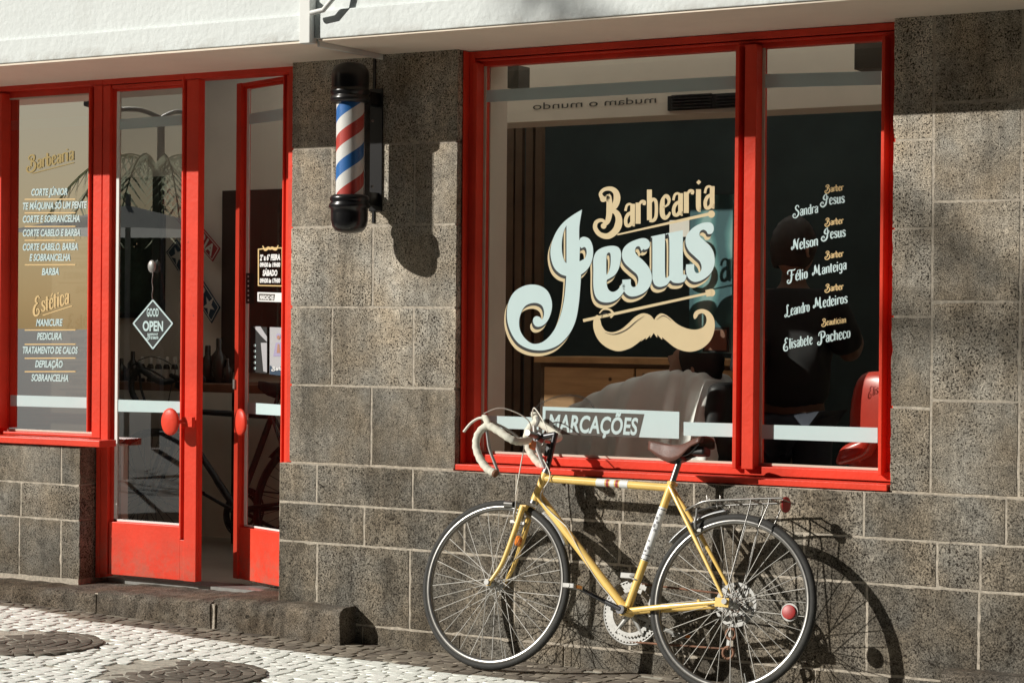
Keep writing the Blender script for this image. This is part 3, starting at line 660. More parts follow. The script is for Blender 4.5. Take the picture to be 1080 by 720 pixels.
def bigword(dx, dy, lift, name, mat):
    dc = Decal(lambda u, v, l: at(u + dx, v + dy, YD - lift))
    dc.loops([smart([A(*p) for p in Jo]), smart([A(*p) for p in Jh]), smart([A(*p) for p in Jh2])])
    dc.loops([smart([B(*p) for p in e]), smart([B(*p) for p in eh])])
    for s_ in (s1, uu, s2): dc.loops([smart([B(*p) for p in s_])])
    return dc.build(name, mat, fr)
bigword(-2.9, 6.2, .0004, 'lettering', M['gold'])
bigword(-1.3, 2.9, .0012, 'lettering', M['ink'])
bigword(0, 0, .002, 'lettering', M['frost'])
g1 = Decal(on(YD - .0005))
def bs(pts, w): g1.stroke([B(*p) for p in pts], [k / 3.6 for k in w], .0004)
bs([(92,70),(84,52),(98,36),(124,33),(143,48),(146,76),(134,102),(108,112)], [18, 12, 14, 20, 26, 24, 12])
g1.disc(*B(94, 72), 3.2)
bs([(108,82),(114,60),(118,90),(117,130),(110,158),(98,170)], [14, 20, 24, 20, 10])
bs([(108,112),(142,122),(154,152),(144,188),(114,212),(82,206),(64,182),(68,160),(86,152),(100,160),(98,174)], [12, 22, 28, 24, 18, 16, 14, 12, 14])
g1.disc(*B(96, 174), 3.0)
# arbearia along the rising baseline, letter by letter
def let(c, x, w, h=80):
    def q(p): xx = x + p[0] * w; return B(xx, 176 - (xx - 180) * .222 - p[1] * h)
    for pts, ws in (LO[c][1]):
        ws = ws if isinstance(ws, list) else [ws, ws]
        g1.stroke([q(p) for p in pts], [k * w / 3.6 * 1.12 for k in ws], .0004, smooth=len(pts) > 2)
for c, x in (('a', 170), ('r', 217), ('b', 260), ('e', 309), ('a', 352), ('r', 400), ('i', 445), ('a', 472)): let(c, x, 70)
g1.stroke([B(148, 207), B(500, 128)], [1.6, 3.4], smooth=False); g1.disc(*B(505, 129), 3.7, 3.9)
g1.stroke([B(18, 533), B(488, 430)], [3.2, 2.6], smooth=False); g1.stroke([B(484, 430), B(505, 426)], [7, 7.5], smooth=False); g1.disc(*B(506, 427), 3.7, 4)
g1.stroke([B(80, 505), B(95, 490), (B(120, 492)), B(132, 508), B(122, 522)], [1.2, 1.8, 2.4, 1.6])
mo = [(58,530),(58,565),(75,605),(108,635),(150,649),(190,640),(218,624),(242,604),(242,604),(236,613),(236,613),(256,598),(256,598),(256,606),(256,606),(273,588),(273,588),(273,599),(273,599),(286,580),(286,580),(299,598),(299,598),(300,586),(300,586),(318,606),(318,606),(318,596),(318,596),(335,610),(372,638),(420,651),(466,640),(500,610),(516,570),(516,530),(500,502),(474,489),(448,495),(437,512),(441,527),(450,520),(457,509),(471,505),(484,516),(486,538),(473,558),(445,567),(410,562),(376,546),(350,524),(330,510),(312,506),(297,516),(288,530),(288,530),(272,512),(245,505),(216,518),(190,543),(160,567),(128,577),(102,570),(88,550),(88,550),(80,520),(70,512)]
g1.loops([smart([B(*p) for p in mo])], 0)
g1.build('lettering', M['gold'], fr)
g2 = Decal(on(YD - .0022))                                  # engraved lines in the moustache
g2.stroke([B(100, 578), B(135, 585), B(180, 568), B(220, 535), B(250, 515)], [.2, .9, .7, .2]); g2.stroke([B(296, 530), B(318, 515), B(336, 520), B(352, 534)], [.2, .8, .2])
g2.stroke([B(88, 530), B(92, 508), B(106, 503), B(114, 512)], [.3, .9, .3])
g2.build('lettering', M['ink'], fr)
# ---- names on the narrow pane
def names(lst, h_, mat):
    for row in lst:
        nf = Decal(on(YD))
        for t, a, v0, b_, v1, h in row: ornate(nf, t, a, v0, b_, v1, h)
        nf.build('lettering', mat, fr)
names([[('Sandra', 838, 228.5, 863, 224, 6.6), ('Jesus', 867.5, 216.5, 891, 213.5, 6.6)], [('Nelson', 836, 264, 863, 258.5, 6.8), ('Jesus', 868.5, 252.5, 892, 249, 6.6)],
       [('Hélio', 832, 297, 852, 293, 7), ('Manteiga', 858, 291, 893, 283.5, 6.6)], [('Leandro', 829, 333.5, 854, 328, 7), ('Medeiros', 859, 325.5, 894, 319, 6.8)],
       [('Elisabete', 827, 368.5, 857, 362.5, 7), ('Pacheco', 864, 362, 897, 355.5, 7)]], 0, M['frost'])
names([[('Barber', 871, v, 889.5, v - 2.4, 4.4)] for v in (203, 238, 272.8, 307.5)] + [[('Beautician', 867.5, 343.5, 892.5, 340, 4.2)]], 0, M['goldtan'])

# ---- left window and doors
YL, YLG = .10, .15
lw = MB()
def fbox(mb, u0, u1, y0, y1, z0, z1, vr=300): mb.box(X(u0, vr, y0), X(u1, vr, y0), y0, y1, z0, z1)
xq0 = X(10, 300, YLG); xq1 = X(92.0, 300, .088); zgb, zgt = Z(50, 455.3, YLG), Z(50, 101.5, YLG)
lw.box(-8.2, xq0, .145, .2, .795, 2.555); lw.box(xq1, X(106.6, 300, YL), .145, .2, .795, 2.555)
lw.box(xq0 - .002, xq1 + .002, .144, .199, .797, zgb); lw.box(xq0 - .002, xq1 + .002, .144, .199, zgt, 2.553)
lw.box(xq0 + .001, X(106.6, 300, YL), YL + .012, .1435, .83, zgb - .004)
lw.box(-8.2, X(106.6, 300, YL), YL, .1436, 2.52, 2.553)
lw.box(-8.2, xq0 - .045, YL, .1436, .8, 2.518); lw.box(xq0 - .014, xq0, YL - .012, .1436, .86, 2.51)
lw.box(xq1, X(93.5, 300, YL - .012), YL - .012, .1436, .86, 2.51); lw.box(X(97.5, 300, YL), X(106.4, 300, YL), YL, .1436, .832, 2.518)
lwo = lw.build('side_window', M['red'], bld, 'tall red framed window left of the door with a white printed price list', bevel=.0025)
sl_ = MB(); sl_.box(-8.2, X(105, 470, -.02), -.02, .098, .797, .829); sl_.build('sill', M['red'], lwo, bevel=.004)
gl = MB(); gl.add([(xq0 - .003, YLG, zgb - .003), (xq1 + .003, YLG, zgb - .003), (xq1 + .003, YLG, zgt + .003), (xq0 - .003, YLG, zgt + .003)], [(0, 1, 2, 3)]); gl.build('pane', M['glass_left'], lwo)
pt = MB(); pt.box(xq0, xq1, YLG - .008, YLG - .001, zgb, zgb + .008); pt.box(xq0, xq1, YLG - .008, YLG - .001, zgt - .007, zgt); pt.build('putty', M['cream_trim'], lwo)
YLD = YLG - .003
dl = Decal(on(YLD)); dl.quad([(11, 416.4), (91.2, 418.8), (91.2, 430.2), (11, 428)]); dl.build('frosted_band', M['frost'], lwo)
menu = [('CORTE JÚNIOR', 33, 71, 206.3, 205.6), ('TE MÁQUINA SÓ UM PENTE', 24, 91.8, 221, 219.4), ('CORTE E SOBRANCELHA', 24, 84, 234.6, 233.8), ('CORTE CABELO E BARBA', 24, 84.5, 249.2, 248.6), ('CORTE CABELO, BARBA', 24, 82, 264, 263.4), ('E SOBRANCELHA', 31, 74, 275, 274.8), ('BARBA', 44, 62, 290, 289.6),
        ('MANICURE', 38, 66, 343.6, 343.4), ('PEDICURA', 39, 65, 358, 358), ('TRATAMENTO DE CALOS', 24, 82, 372.5, 372.8), ('DEPILAÇÃO', 37, 66, 387, 387.4), ('SOBRANCELHA', 33, 72, 401.5, 402)]
for t, a, b_, v0, v1 in menu: dl = Decal(on(YLD)); dl.text(t, a, v0, b_, v1, 7.4, .026, .22); dl.build('lettering', M['frost'], lwo)
dg = Decal(on(YLD))
for v in (210.3, 224.6, 239, 253.5, 279.3, 348, 363, 377.7, 391.8): dg.stroke([(26, v), (79.5, v - .2)], [1.3, 1.3], smooth=False); dg.build('rule_line', M['goldtan'], lwo); dg = Decal(on(YLD))
ornate(dg, 'Estética', 36, 331, 73, 319.5, 10.5); dg.stroke([(45, 332.5), (76, 322.5)], [1, 1], smooth=False)
dg.build('lettering', M['goldtan'], lwo)
db_ = Decal(on(YLG + .002)); db_.quad([(9.5, 127.5), (92.5, 122.5), (92.5, 132.5), (9.5, 138)]); db_.build('frosted_band', M['frost'], lwo)
db_ = Decal(on(YLD)); ornate(db_, 'Barbearia', 30, 180, 78, 168, 9); db_.stroke([(34, 183), (78, 171.5)], [.9, .9], smooth=False); db_.build('lettering', M['goldlight'], lwo)
# left door leaf
def door_leaf(name, P0, xd, wd, z0, z1, label, gl0, gl1, gz0, gz1, handle_x, edge_left, gm=None):
    """P0 = lower corner at the left edge seen from the street, xd = unit direction along the leaf; thickness goes inwards"""
    P0 = Vector(P0); xd = Vector(xd).normalized(); yd = Vector((-xd.y, xd.x, 0)); T = .045
    root = MB()
    def bx(x0, x1, y0, y1, za, zb_): root.obox(P0 + xd * ((x0 + x1) / 2) + yd * ((y0 + y1) / 2) + Vector((0, 0, (za + zb_) / 2 - P0.z)), xd, yd, (0, 0, 1), (x1 - x0) / 2, (y1 - y0) / 2, (zb_ - za) / 2)
    bx(0, gl0, 0.022, T, z0, z1); bx(gl1, wd, .022, T, z0, z1)
    bx(gl0 + .0, gl1, .0225, T - .001, z0, gz0); bx(gl0, gl1, .0225, T - .001, gz1, z1)
    bx(0, gl0 - .022 if edge_left else gl0 - .016, 0, .0215, z0, z1); bx(gl1 + .026, wd, 0, .0215, z0, z1)
    bx(gl1, gl1 + .010, -.004, .0215, gz0 - .06, gz1 + .05)
    bx(gl0 - .015, gl1 - .001, .006, .0215, z0 + .001, gz0 - .004); bx(gl0 - .015, gl1 - .001, .004, .0215, gz1 + .012, z1 - .001)
    bx(gl1, gl1 + .0258, .004, .0216, z0 + .001, gz0 - .065)
    leaf = root.build('door_leaf', M['red'], name, label, bevel=.002)
    g_ = MB(); a = P0 + xd * gl0 + yd * .03; b2 = P0 + xd * gl1 + yd * .03
    g_.add([(a.x, a.y, gz0), (b2.x, b2.y, gz0), (b2.x, b2.y, gz1), (a.x, a.y, gz1)], [(0, 1, 2, 3)]); g_.build('pane', gm or M['glass_door'], leaf)
    p_ = MB(); p_.obox((a + b2) / 2 - yd * .004 + Vector((0, 0, gz0 + .004 - P0.z)), xd, yd, (0, 0, 1), (gl1 - gl0) / 2, .003, .004)
    p_.obox(a + xd * .008 - yd * .004 + Vector((0, 0, (gz0 + gz1) / 2 - P0.z)), xd, yd, (0, 0, 1), .008 if edge_left else .012, .003, (gz1 - gz0) / 2); p_.build('putty', M['pvc'], leaf)
    return leaf, P0, xd, yd
door = empty('entrance_door', (-6.2, .1, .18)); setpar(door, bld); door.location = Vector((-6.2, .1, .18)) - bld.location
xa_, xb_ = X(107.4, 300, YL), X(207.6, 400, YL)
gz0, gz1 = Z(155, 551, .13), Z(155, 95, .13)
leafL, PL, xdl, ydl = door_leaf(door, (xa_, YL, .19), (1, 0, 0), xb_ - xa_, .185, 2.515, 'closed red door leaf with a hanging open sign', X(123, 300, .13) - xa_, X(190.8, 300, .098) - xa_, gz0, gz1, 0, True)
# head and jamb
fj = MB(); fj.box(xa_ - .002, XPL - .002, YL, .2, 2.518, 2.556); fj.box(XPL - .03, XPL - .002, .04, .2, .165, 2.517); fj.box(XPL - .0315, XPL - .0015, .02, .04, .77, 2.517)
fj.box(xa_ - .03, xa_ - .004, YL + .002, .2, .165, .794)
fj.build('door_frame', M['red'], door, bevel=.002)
# right leaf, standing ajar inwards
H0 = Vector((-5.705, .135, .19)); H1 = Vector((-6.193, .325, .19)); xdr = (H0 - H1).normalized(); wr = (H0 - H1).length
def onleaf(u, v, off=0): return plane_at(u, v, H1 - Vector((-xdr.y, xdr.x, 0)) * off, Vector((-xdr.y, xdr.x, 0)))
def lx(u, v=300): return (onleaf(u, v, -.03) - H1).dot(xdr)
leafR, PR, xdr, ydr = door_leaf(door, H1, xdr, wr, .185, 2.515, 'red door leaf standing ajar with opening hours and flyers on its glass', lx(260.5), lx(303.5), onleaf(282, 558, -.03).z, onleaf(282, 91, -.03).z, 0, False, M['glass_big'])
# bands and notices on the leaves
db = Decal(lambda u, v, l: PL + xdl * ((at(u, v, .124).x - PL.x)) + Vector((0, .026 - l, at(u, v, .127).z - PL.z)))
db.quad([(123.5, 421.2), (190.8, 423.2), (190.8, 435.2), (123.5, 433.8)]); db.build('frosted_band', M['frost'], leafL); db = Decal(db.place); db.quad([(124.5, 126), (191, 121.5), (191, 132), (124.5, 137)])
db.build('frosted_band', M['frost'], leafL)
dr = Decal(lambda u, v, l: onleaf(u, v, -.026 + l))
dr.quad([(261, 424.2), (303.4, 427), (303.2, 438.6), (261, 436)]); dr.build('frosted_band', M['frost'], leafR); dr = Decal(dr.place); dr.quad([(261.5, 120.5), (305.5, 113.3), (305.5, 126), (261.5, 131.5)]); dr.build('frosted_band', M['frost'], leafR)
dh = Decal(lambda u, v, l: onleaf(u, v, -.024 + l))
for a, b_ in (((272, 263), (281, 262)), ((289, 261.5), (297.5, 261.5)), ((297.5, 261), (297.5, 302)), ((297.5, 301.5), (272, 301)), ((272.5, 301), (272.5, 262.5))): dh.stroke([a, b_], [1.2, 1.2], smooth=False)
dh.stroke([(277, 259), (279.5, 263.5), (283, 261.5), (285, 262.5), (287, 261.5), (291, 263), (293.5, 258.5)], [.5, 2.4, 3, 2, 3, 2.4, .5]); dh.build('lettering', M['goldtan'], leafR)
dh = Decal(lambda u, v, l: onleaf(u, v, -.024 + l))
dh.text('2ª a 6ª FEIRA', 274, 274.5, 295.5, 274, 6, .05, .15); dh.text('09H30 às 19H00', 274, 281.3, 295.5, 281.3, 4.5, .05, .15); dh.text('SÁBADO', 277, 290.6, 292.5, 290.6, 6, .05, .15); dh.text('09H30 às 17H00', 274, 298, 295.5, 298, 4.5, .05, .15)
dh.quad([(271.5, 308), (297, 308.8), (297, 318.6), (271.5, 317.8)]); dh.build('lettering', M['white_band'], leafR)
dh = Decal(lambda u, v, l: onleaf(u, v, -.0232 + l)); dh.quad([(273, 309.6), (290, 310.2), (289, 316.8), (273, 316.3)]); dh.build('lettering', M['taupe'], leafR)
dh = Decal(lambda u, v, l: onleaf(u, v, -.0225 + l)); dh.text('MARCAÇÕES', 274, 315.4, 288.6, 315.9, 4.4, .045, .15); dh.build('lettering', M['white_band'], leafR)
ds = Decal(lambda u, v, l: onleaf(u, v, -.0215 + l)); ds.quad([(259.4, 288), (264.4, 288), (264.4, 320), (259.4, 320)]); stk = ds.build('door_sticker', M['ink'], leafR)
ds = Decal(lambda u, v, l: onleaf(u, v, -.0207 + l))
for k in range(6): ds.disc(261.9, 291.5 + 5 * k, .8, 1.2)
ds.build('lettering', M['white_band'], stk)
# handles: round red knobs on short arms
def knob(c, d, side, leaf, latch):
    c = Vector(c); d = Vector(d); side = Vector(side); kb = MB()
    n = 14; prof = []
    for i in range(n + 1):
        an = math.pi * i / n; prof.append((.052 * math.sin(an) ** .9 if 0 < i < n else 0.0001, -.017 * math.cos(an)))
    kb.lathe(c, d, [(r_ , h) for r_, h in prof], 28)
    for i, v in enumerate(kb.v): kb.v[i] = (v[0], v[1], c.z + (v[2] - c.z) * 1.22)
    k_ = kb.build('handle', M['red'], leaf)
    a = MB(); a.tube([c - d * .01, c - d * .035 , c - d * .036 + side * .07], .011, 10); a.obox(c - d * .04 + side * .075, side, d, (0, 0, 1), .03, .012, .022); a.build('handle_arm', M['red'] if not latch else M['alloy'], k_)
knob(at(179.5, 444.5, .03), (0, -1, 0), (1, 0, 0), leafL, False)
kp = onleaf(253.5, 445, .045); knob(kp, -ydr, -xdr, leafR, True)
lk = MB(); q = onleaf(247.5, 405, .003); lk.obox(q, xdr, ydr, (0, 0, 1), .008, .006, .022); lk.build('lock', M['alloy'], leafR)
th = MB(); th.box(xa_, XPL, .15, .3, .14, .163); th.build('threshold', M['alloy'], door)

# ---- interior shell
it = MB()
YB = 2.0
it.box(-10.2, -.6, .2, 4.0, .10, .158); fl = it.build('interior_floor', M['floor'], bld)
it = MB(); it.box(-10.2, -6.45, YB, YB + .1, .158, 2.9); it.box(-6.55, -6.45, YB + .1, 3.6, .158, 2.9); it.box(-10.3, -10.2, .2, 4, .158, 2.9)
it.box(-10.2, -.6, .2, .34, 2.9, 3.0); it.box(-10.2, -.6, .99, 1.3, 2.9, 3.0); it.box(-10.2, -.6, 2.2, 4, 2.9, 3.0); it.box(-10.2, -8.4, 1.3, 2.2, 2.9, 3.0); it.box(-3, -.6, 1.3, 2.2, 2.9, 3.0); it.box(-10.2, -8.4, .34, .99, 2.9, 3.0); it.box(-1.6, -.6, .34, .99, 2.9, 3.0)
# inner lining and reveals of the front wall
it.box(XPL + .02, XPR - .02, .255, .32, .16, 2.9); it.box(XPR - .03, XPR + .05, .18, .32, .775, 2.6); it.box(XWR - .05, -.6, .255, .32, .16, 2.9); it.box(XPR, XWR, .18, .32, .16, .77)
it.box(-10.2, XBL - .02, .31, .36, .16, .79); it.box(-10.2, -8.15, .205, .36, .16, 2.9); it.box(-10.2, -.6, .305, .335, 2.56, 2.9)
it.box(-.7, -.6, .3, 4, .158, 2.9)
it.build('interior_wall', M['cream'], bld)
it = MB(); it.box(-8.4, -1.6, .32, .995, 2.96, 2.97); it.box(-8.4, -3, 1.29, 2.21, 2.96, 2.97); it.build('added_rooflight', M['opal'], bld)  # roof openings added out of view so daylight brightens the interior
it = MB(); it.box(-6.44, -3.6, 2.6, 2.7, .158, 2.9); it.build('back_wall', M['teal_wall'], bld)
it = MB(); it.box(-3.6, -.7, 2.6, 2.7, .158, 2.9); it.build('interior_wall', M['cream'], bld)
it = MB(); zbk = Z(650, 124, 1.0); it.box(-6.4, -.7, 1.0, 1.25, zbk, 2.9); bk = it.build('ceiling_beam', M['cream'], bld)
# vents, fixed box
def at_box(mb, u0, v0, u1, v1, y, d=.03): a = at(u0, v1, y); b_ = at(u1, v0, y); mb.box(a.x, b_.x, y, y + d, a.z, b_.z)
vt = MB(); at_box(vt, 704, 97, 790, 117, .985, .012); vo_ = vt.build('air_vent', M['dark'], bk)
vt = MB()
for k in range(5): at_box(vt, 708, 99.5 + k * 3.3, 750, 100.6 + k * 3.3, .97, .01); at_box(vt, 755, 99.5 + k * 3.3, 790, 100.6 + k * 3.3, .97, .01)
vt.build('louvre', M['steel_dark'], vo_)
for q_ in ((534.5, 69, 547, 93), (901, 44, 934, 73.5)): bx_ = MB(); at_box(bx_, *q_, .6, .1); bx_.build('ceiling_box', M['taupe'], bk)
# faint reversed wall writing on the beam
dw = Decal(lambda u, v, l: at(u, v, .996 - l)); vs, fs = text2d('mudam o mundo', .0)
dw.mb.add([dw.place(692 - x * 130, 108.5 + x * 7.5 - y * 7.5, 0) for x, y in vs], fs); dw.build('lettering', M['taupe'], bk)
it = MB(); it.box(-8.14, XBL - .03, .262, .30, .80, 2.6); it.build('standin_board', M['standin_board'], bld)  # board added behind the side window, standing in for the sunlit inner wall
# partition between door side and window side
it = MB(); at_ = at(531, 300, .75)
it.box(-5.3, -4.95, .32, .40, .158, 2.9)
it.build('partition', M['cream'], bld)

# ------------------------------------------------------------------ things inside the shop
def thing_mesh(mb, name, mat, label, cat, group=None, bevel=0):
    return tag(mb.build(name, mat, None, None, bevel), label, cat, group)
# slats
rk = None
sl2 = MB()
root = empty('slatted_screen', (at(548, 300, 1.9).x, 1.9, .16), 'dark pine slatted screen behind the left end of the display window', 'screen')
for u in (537, 546, 557, 567):
    a = at(u, 300, 1.9); mb = MB(); mb.box(a.x - .02, a.x + .02, 1.9, 1.93, .16, 2.5); mb.build('slat', M['pine_dark'], root)
# cabinet
ca, cb_ = at(568, 376, 1.5), at(800, 385, 1.5)
root = empty('cabinet', (ca.x, 1.5, .16), 'long low knotty pine cabinet with two panels behind the reclining customer', 'cabinet')
mb = MB(); mb.box(ca.x, cb_.x, 1.52, 1.95, .16, ca.z - .03); mb.build('carcass', M['pine_dark'], root)
mb = MB(); mb.box(ca.x - .02, cb_.x, 1.49, 1.95, ca.z - .028, ca.z); mb.build('top', M['pine'], root)
mw, nt, b_ = nmat('knotty_pine'); tc = N(nt, 'ShaderNodeTexCoord'); mp_ = N(nt, 'ShaderNodeMapping'); mp_.inputs['Scale'].default_value = (1.5, 8, 14); nt.links.new(tc.outputs['Object'], mp_.inputs[0])
nn = N(nt, 'ShaderNodeTexNoise', ins={2: 2.0, 3: 6.0, 4: .6}); nt.links.new(mp_.outputs[0], nn.inputs[0]); rr_ = ramp(nt, [(.3, (.50, .27, .12)), (.7, (.80, .48, .24))], nn.outputs[0])
vk = N(nt, 'ShaderNodeTexVoronoi', ins={2: 9.0}); nt.links.new(tc.outputs['Object'], vk.inputs['Vector']); kn = ramp(nt, [(.06, 1.0), (.12, 0.0)], vk.outputs['Distance'])
nt.links.new(mixc(nt, rr_.outputs[0], (.07, .03, .015), kn.outputs[0]), b_.inputs['Base Color']); b_.inputs['Roughness'].default_value = .55
xm = at(669, 400, 1.5).x
for a, b2 in ((ca.x + .03, xm - .006), (xm + .006, cb_.x)):
    mb = MB(); mb.box(a, b2, 1.505, 1.519, .22, ca.z - .05); mb.build('door', mw, root, bevel=.003)
# mural panel and little notices
YM = .42
mb = MB(); a, b2 = at(727, 330, YM), at(790, 205, YM); a2 = at(772, 300, YM)
mb.box(a.x, a2.x, YM, YM + .012, at(735, 372, YM).z, at(735, 206, YM).z); mu_ = thing_mesh(mb, 'mural_panel', M['mural'], 'teal wave mural panel behind the end of the blue lettering', 'mural')
mb = MB(); at_box(mb, 706, 232, 727, 250, .45, .006); thing_mesh(mb, 'notice', M['lightsign'], 'small pale printed notice between the dark wall and the teal mural', 'notice')
mb = MB(); at_box(mb, 741, 345, 768, 371, .405, .01); o = thing_mesh(mb, 'picture', M['dark'], 'small dark framed picture low on the teal mural', 'picture')
mb = MB(); at_box(mb, 743, 347.5, 766, 369, .40, .004); mb.build('print', M['wood_top'], o)
# customer ---------------------------------------------------------
def skin_mesh(name, verts, edges, radii, mat, parent=None, sub=2):
    me = bpy.data.meshes.new(name); me.from_pydata([tuple(v) for v in verts], edges, []); o = bpy.data.objects.new(name, me); col.objects.link(o)
    mo_ = o.modifiers.new('skin', 'SKIN'); 
    for i, r_ in enumerate(radii):
        rr_ = r_ if isinstance(r_, tuple) else (r_, r_); me.skin_vertices[0].data[i].radius = rr_; me.skin_vertices[0].data[i].use_root = (i == 0)
    sb = o.modifiers.new('sub', 'SUBSURF'); sb.levels = sub; sb.render_levels = sub
    dg_ = bpy.context.evaluated_depsgraph_get(); m2 = bpy.data.meshes.new_from_object(o.evaluated_get(dg_)); bpy.data.objects.remove(o)
    for p in m2.polygons: p.use_smooth = True
    m2.materials.clear(); m2.materials.append(mat); ob = bpy.data.objects.new(name, m2); col.objects.link(ob); setpar(ob, parent); return ob
def ell(mb, c, ax, ay, az, rx, ry, rz, n=20, m=12, cut=None):
    c, ax, ay, az = map(Vector, (c, ax, ay, az)); vs = []
    for i in range(m + 1):
        th_ = math.pi * i / m
        for j in range(n):
            ph = 2 * math.pi * j / n; vs.append(c + ax * rx * math.sin(th_) * math.cos(ph) + ay * ry * math.sin(th_) * math.sin(ph) + az * rz * math.cos(th_))
    mb.add(vs, [(i * n + j, i * n + (j + 1) % n, (i + 1) * n + (j + 1) % n, (i + 1) * n + j) for i in range(m) for j in range(n)], .5, True)
YC = .95
hd = at(733, 386, YC)
def person_head(c, fwd, up, mat_skin, mat_hair, parent, s=1.0, hair='short'):
    """head with brow, nose, lips, eyes, ears and hair; c is the middle of the skull"""
    c = Vector(c); f = Vector(fwd).normalized(); u = (Vector(up) - f * Vector(up).dot(f)).normalized(); r_ = f.cross(u)
    n, m_ = 32, 26; vs = []
    for i in range(m_ + 1):
        th_ = math.pi * i / m_
        for j in range(n):
            ph = 2 * math.pi * j / n
            dx, dz, dr = math.sin(th_) * math.cos(ph), math.cos(th_), math.sin(th_) * math.sin(ph)
            F, U, S = .098 * dx, .118 * dz, .076 * dr
            if dz < 0: S *= 1 + .28 * dz; F *= 1 - .05 * dz
            if dx > 0:
                yy = U / .118; cen = math.exp(-(S / .012) ** 2)
                F += .024 * cen * math.exp(-((yy + .16) / .13) ** 2) + .004 * math.exp(-((yy - .12) / .08) ** 2)
                F += .008 * math.exp(-(S / .025) ** 2) * math.exp(-((yy + .5) / .06) ** 2) + .008 * math.exp(-(S / .03) ** 2) * math.exp(-((yy + .85) / .1) ** 2)
                F -= .012 * math.exp(-((abs(S) - .032) / .014) ** 2) * math.exp(-((yy) / .08) ** 2)
            vs.append(c + (f * F + u * U + r_ * S) * s)
    mb = MB(); mb.add(vs, [(i * n + j, i * n + (j + 1) % n, (i + 1) * n + (j + 1) % n, (i + 1) * n + j) for i in range(m_) for j in range(n)], .5, True)
    for sg in (-1, 1):
        mb.torus(c + (r_ * sg * .077 - f * .005 - u * .012) * s, r_ * sg + f * .4, .022 * s, .007 * s, 20, 8)
    h_ = mb
    hb = MB()
    vs = []; m2 = 14
    for i in range(m2 + 1):
        th_ = (math.pi * (.62 if hair == 'short' else .72)) * i / m2
        for j in range(n):
            ph = 2 * math.pi * j / n; fr_ = max(0, math.cos(ph)); t2 = th_ * (1 - .45 * fr_)
            k = 1.1 + .03 * math.sin(j * 5 + i * 3)
            vs.append(c + (f * .098 * k * math.sin(t2) * math.cos(ph) - f * .008 + u * .118 * (k + .02) * math.cos(t2) + r_ * .078 * k * math.sin(t2) * math.sin(ph)) * s)
    hb.add(vs, [(i * n + j, i * n + (j + 1) % n, (i + 1) * n + (j + 1) % n, (i + 1) * n + j) for i in range(m2) for j in range(n)], .5, True)
    return h_, hb
cust = empty('person', (hd.x, YC, .16), 'customer leaning back under a pale grey cape with dark hair, behind the moustache', 'person')
upc = Vector((.45, 0, .89)); fwd = Vector((-.88, -.12, .42))
hm, hh = person_head(hd, fwd, upc, None, None, cust, 1.12)
hip = hd + Vector((-.42, .0, -.62)); knee = hip + Vector((-.48, 0, .08)); foot = knee + Vector((-.16, 0, -.42))
nk = hd + Vector((.02, .02, -.13)); chest = nk + Vector((-.08, 0, -.20))
V_ = [hip, (hip + chest) / 2, chest, nk, hd + Vector((0.01, .0, -.02))]; E_ = [(0, 1), (1, 2), (2, 3), (3, 4)]; Rd = [.15, .145, .16, .058, .06]
for sg in (-1, 1):
    y_ = Vector((0, .1 * sg, 0)); i0 = len(V_); V_ += [hip + y_, knee + y_, foot + y_, foot + y_ + Vector((-.2, 0, -.02))]; E_ += [(0, i0), (i0, i0 + 1), (i0 + 1, i0 + 2), (i0 + 2, i0 + 3)]; Rd += [.1, .065, .04, .04]
    s_ = Vector((0, .19 * sg, -.0)); i1 = len(V_); V_ += [chest + s_ + Vector((.03, 0, .06)), chest + s_ * 1.25 + Vector((-.06, 0, -.22)), hip + s_ * 1.1 + Vector((-.24, 0, .12))]; E_ += [(2, i1), (i1, i1 + 1), (i1 + 1, i1 + 2)]; Rd += [.055, .042, .032]
body = skin_mesh('body', V_, E_, Rd, M['skin'], cust)
hdo = hm.build('head', M['skin'], cust); hh.build('hair', M['hair'], hdo)
# cape: draped sheet over torso and knees
prof = [(778, 452), (771, 424), (762, 404), (752, 394), (738, 389), (722, 390), (700, 392), (676, 399), (652, 406), (628, 418), (606, 430), (590, 444), (578, 462), (572, 500)]
pp = spline([Vector((*p, 0)) for p in prof], 4)
vs = []; nn_ = len(pp); mm_ = 22
for i, p in enumerate(pp):
    c = at(p.x, p.y, YC)
    for j in range(mm_ + 1):
        t = j / mm_ * 2 - 1; a = abs(t)
        wid = .26 + .05 * math.sin(i * .3)
        drop = max(0, a - .35) ** 1.3 * 1.15
        fold = .022 * math.sin(i * 1.1 + 3 * t) * a + .012 * math.sin(i * 2.3) * a
        yy = YC + math.copysign(min(a, .62) / .62 * wid + max(0, a - .62) * .12, t) + fold * (1 if t > 0 else -1)
        vs.append((c.x + .05 * (a ** 2) * math.sin(i * .7), yy, c.z - drop + .01 * math.sin(i * 1.7 + t * 4) - .02 * a))
cp = MB(); cp.add(vs, [(i * (mm_ + 1) + j, i * (mm_ + 1) + j + 1, (i + 1) * (mm_ + 1) + j + 1, (i + 1) * (mm_ + 1) + j) for i in range(nn_ - 1) for j in range(mm_)], .5, True)
co_ = cp.build('cape', M['cape'], cust); co_.modifiers.new('s', 'SUBSURF').levels = 1
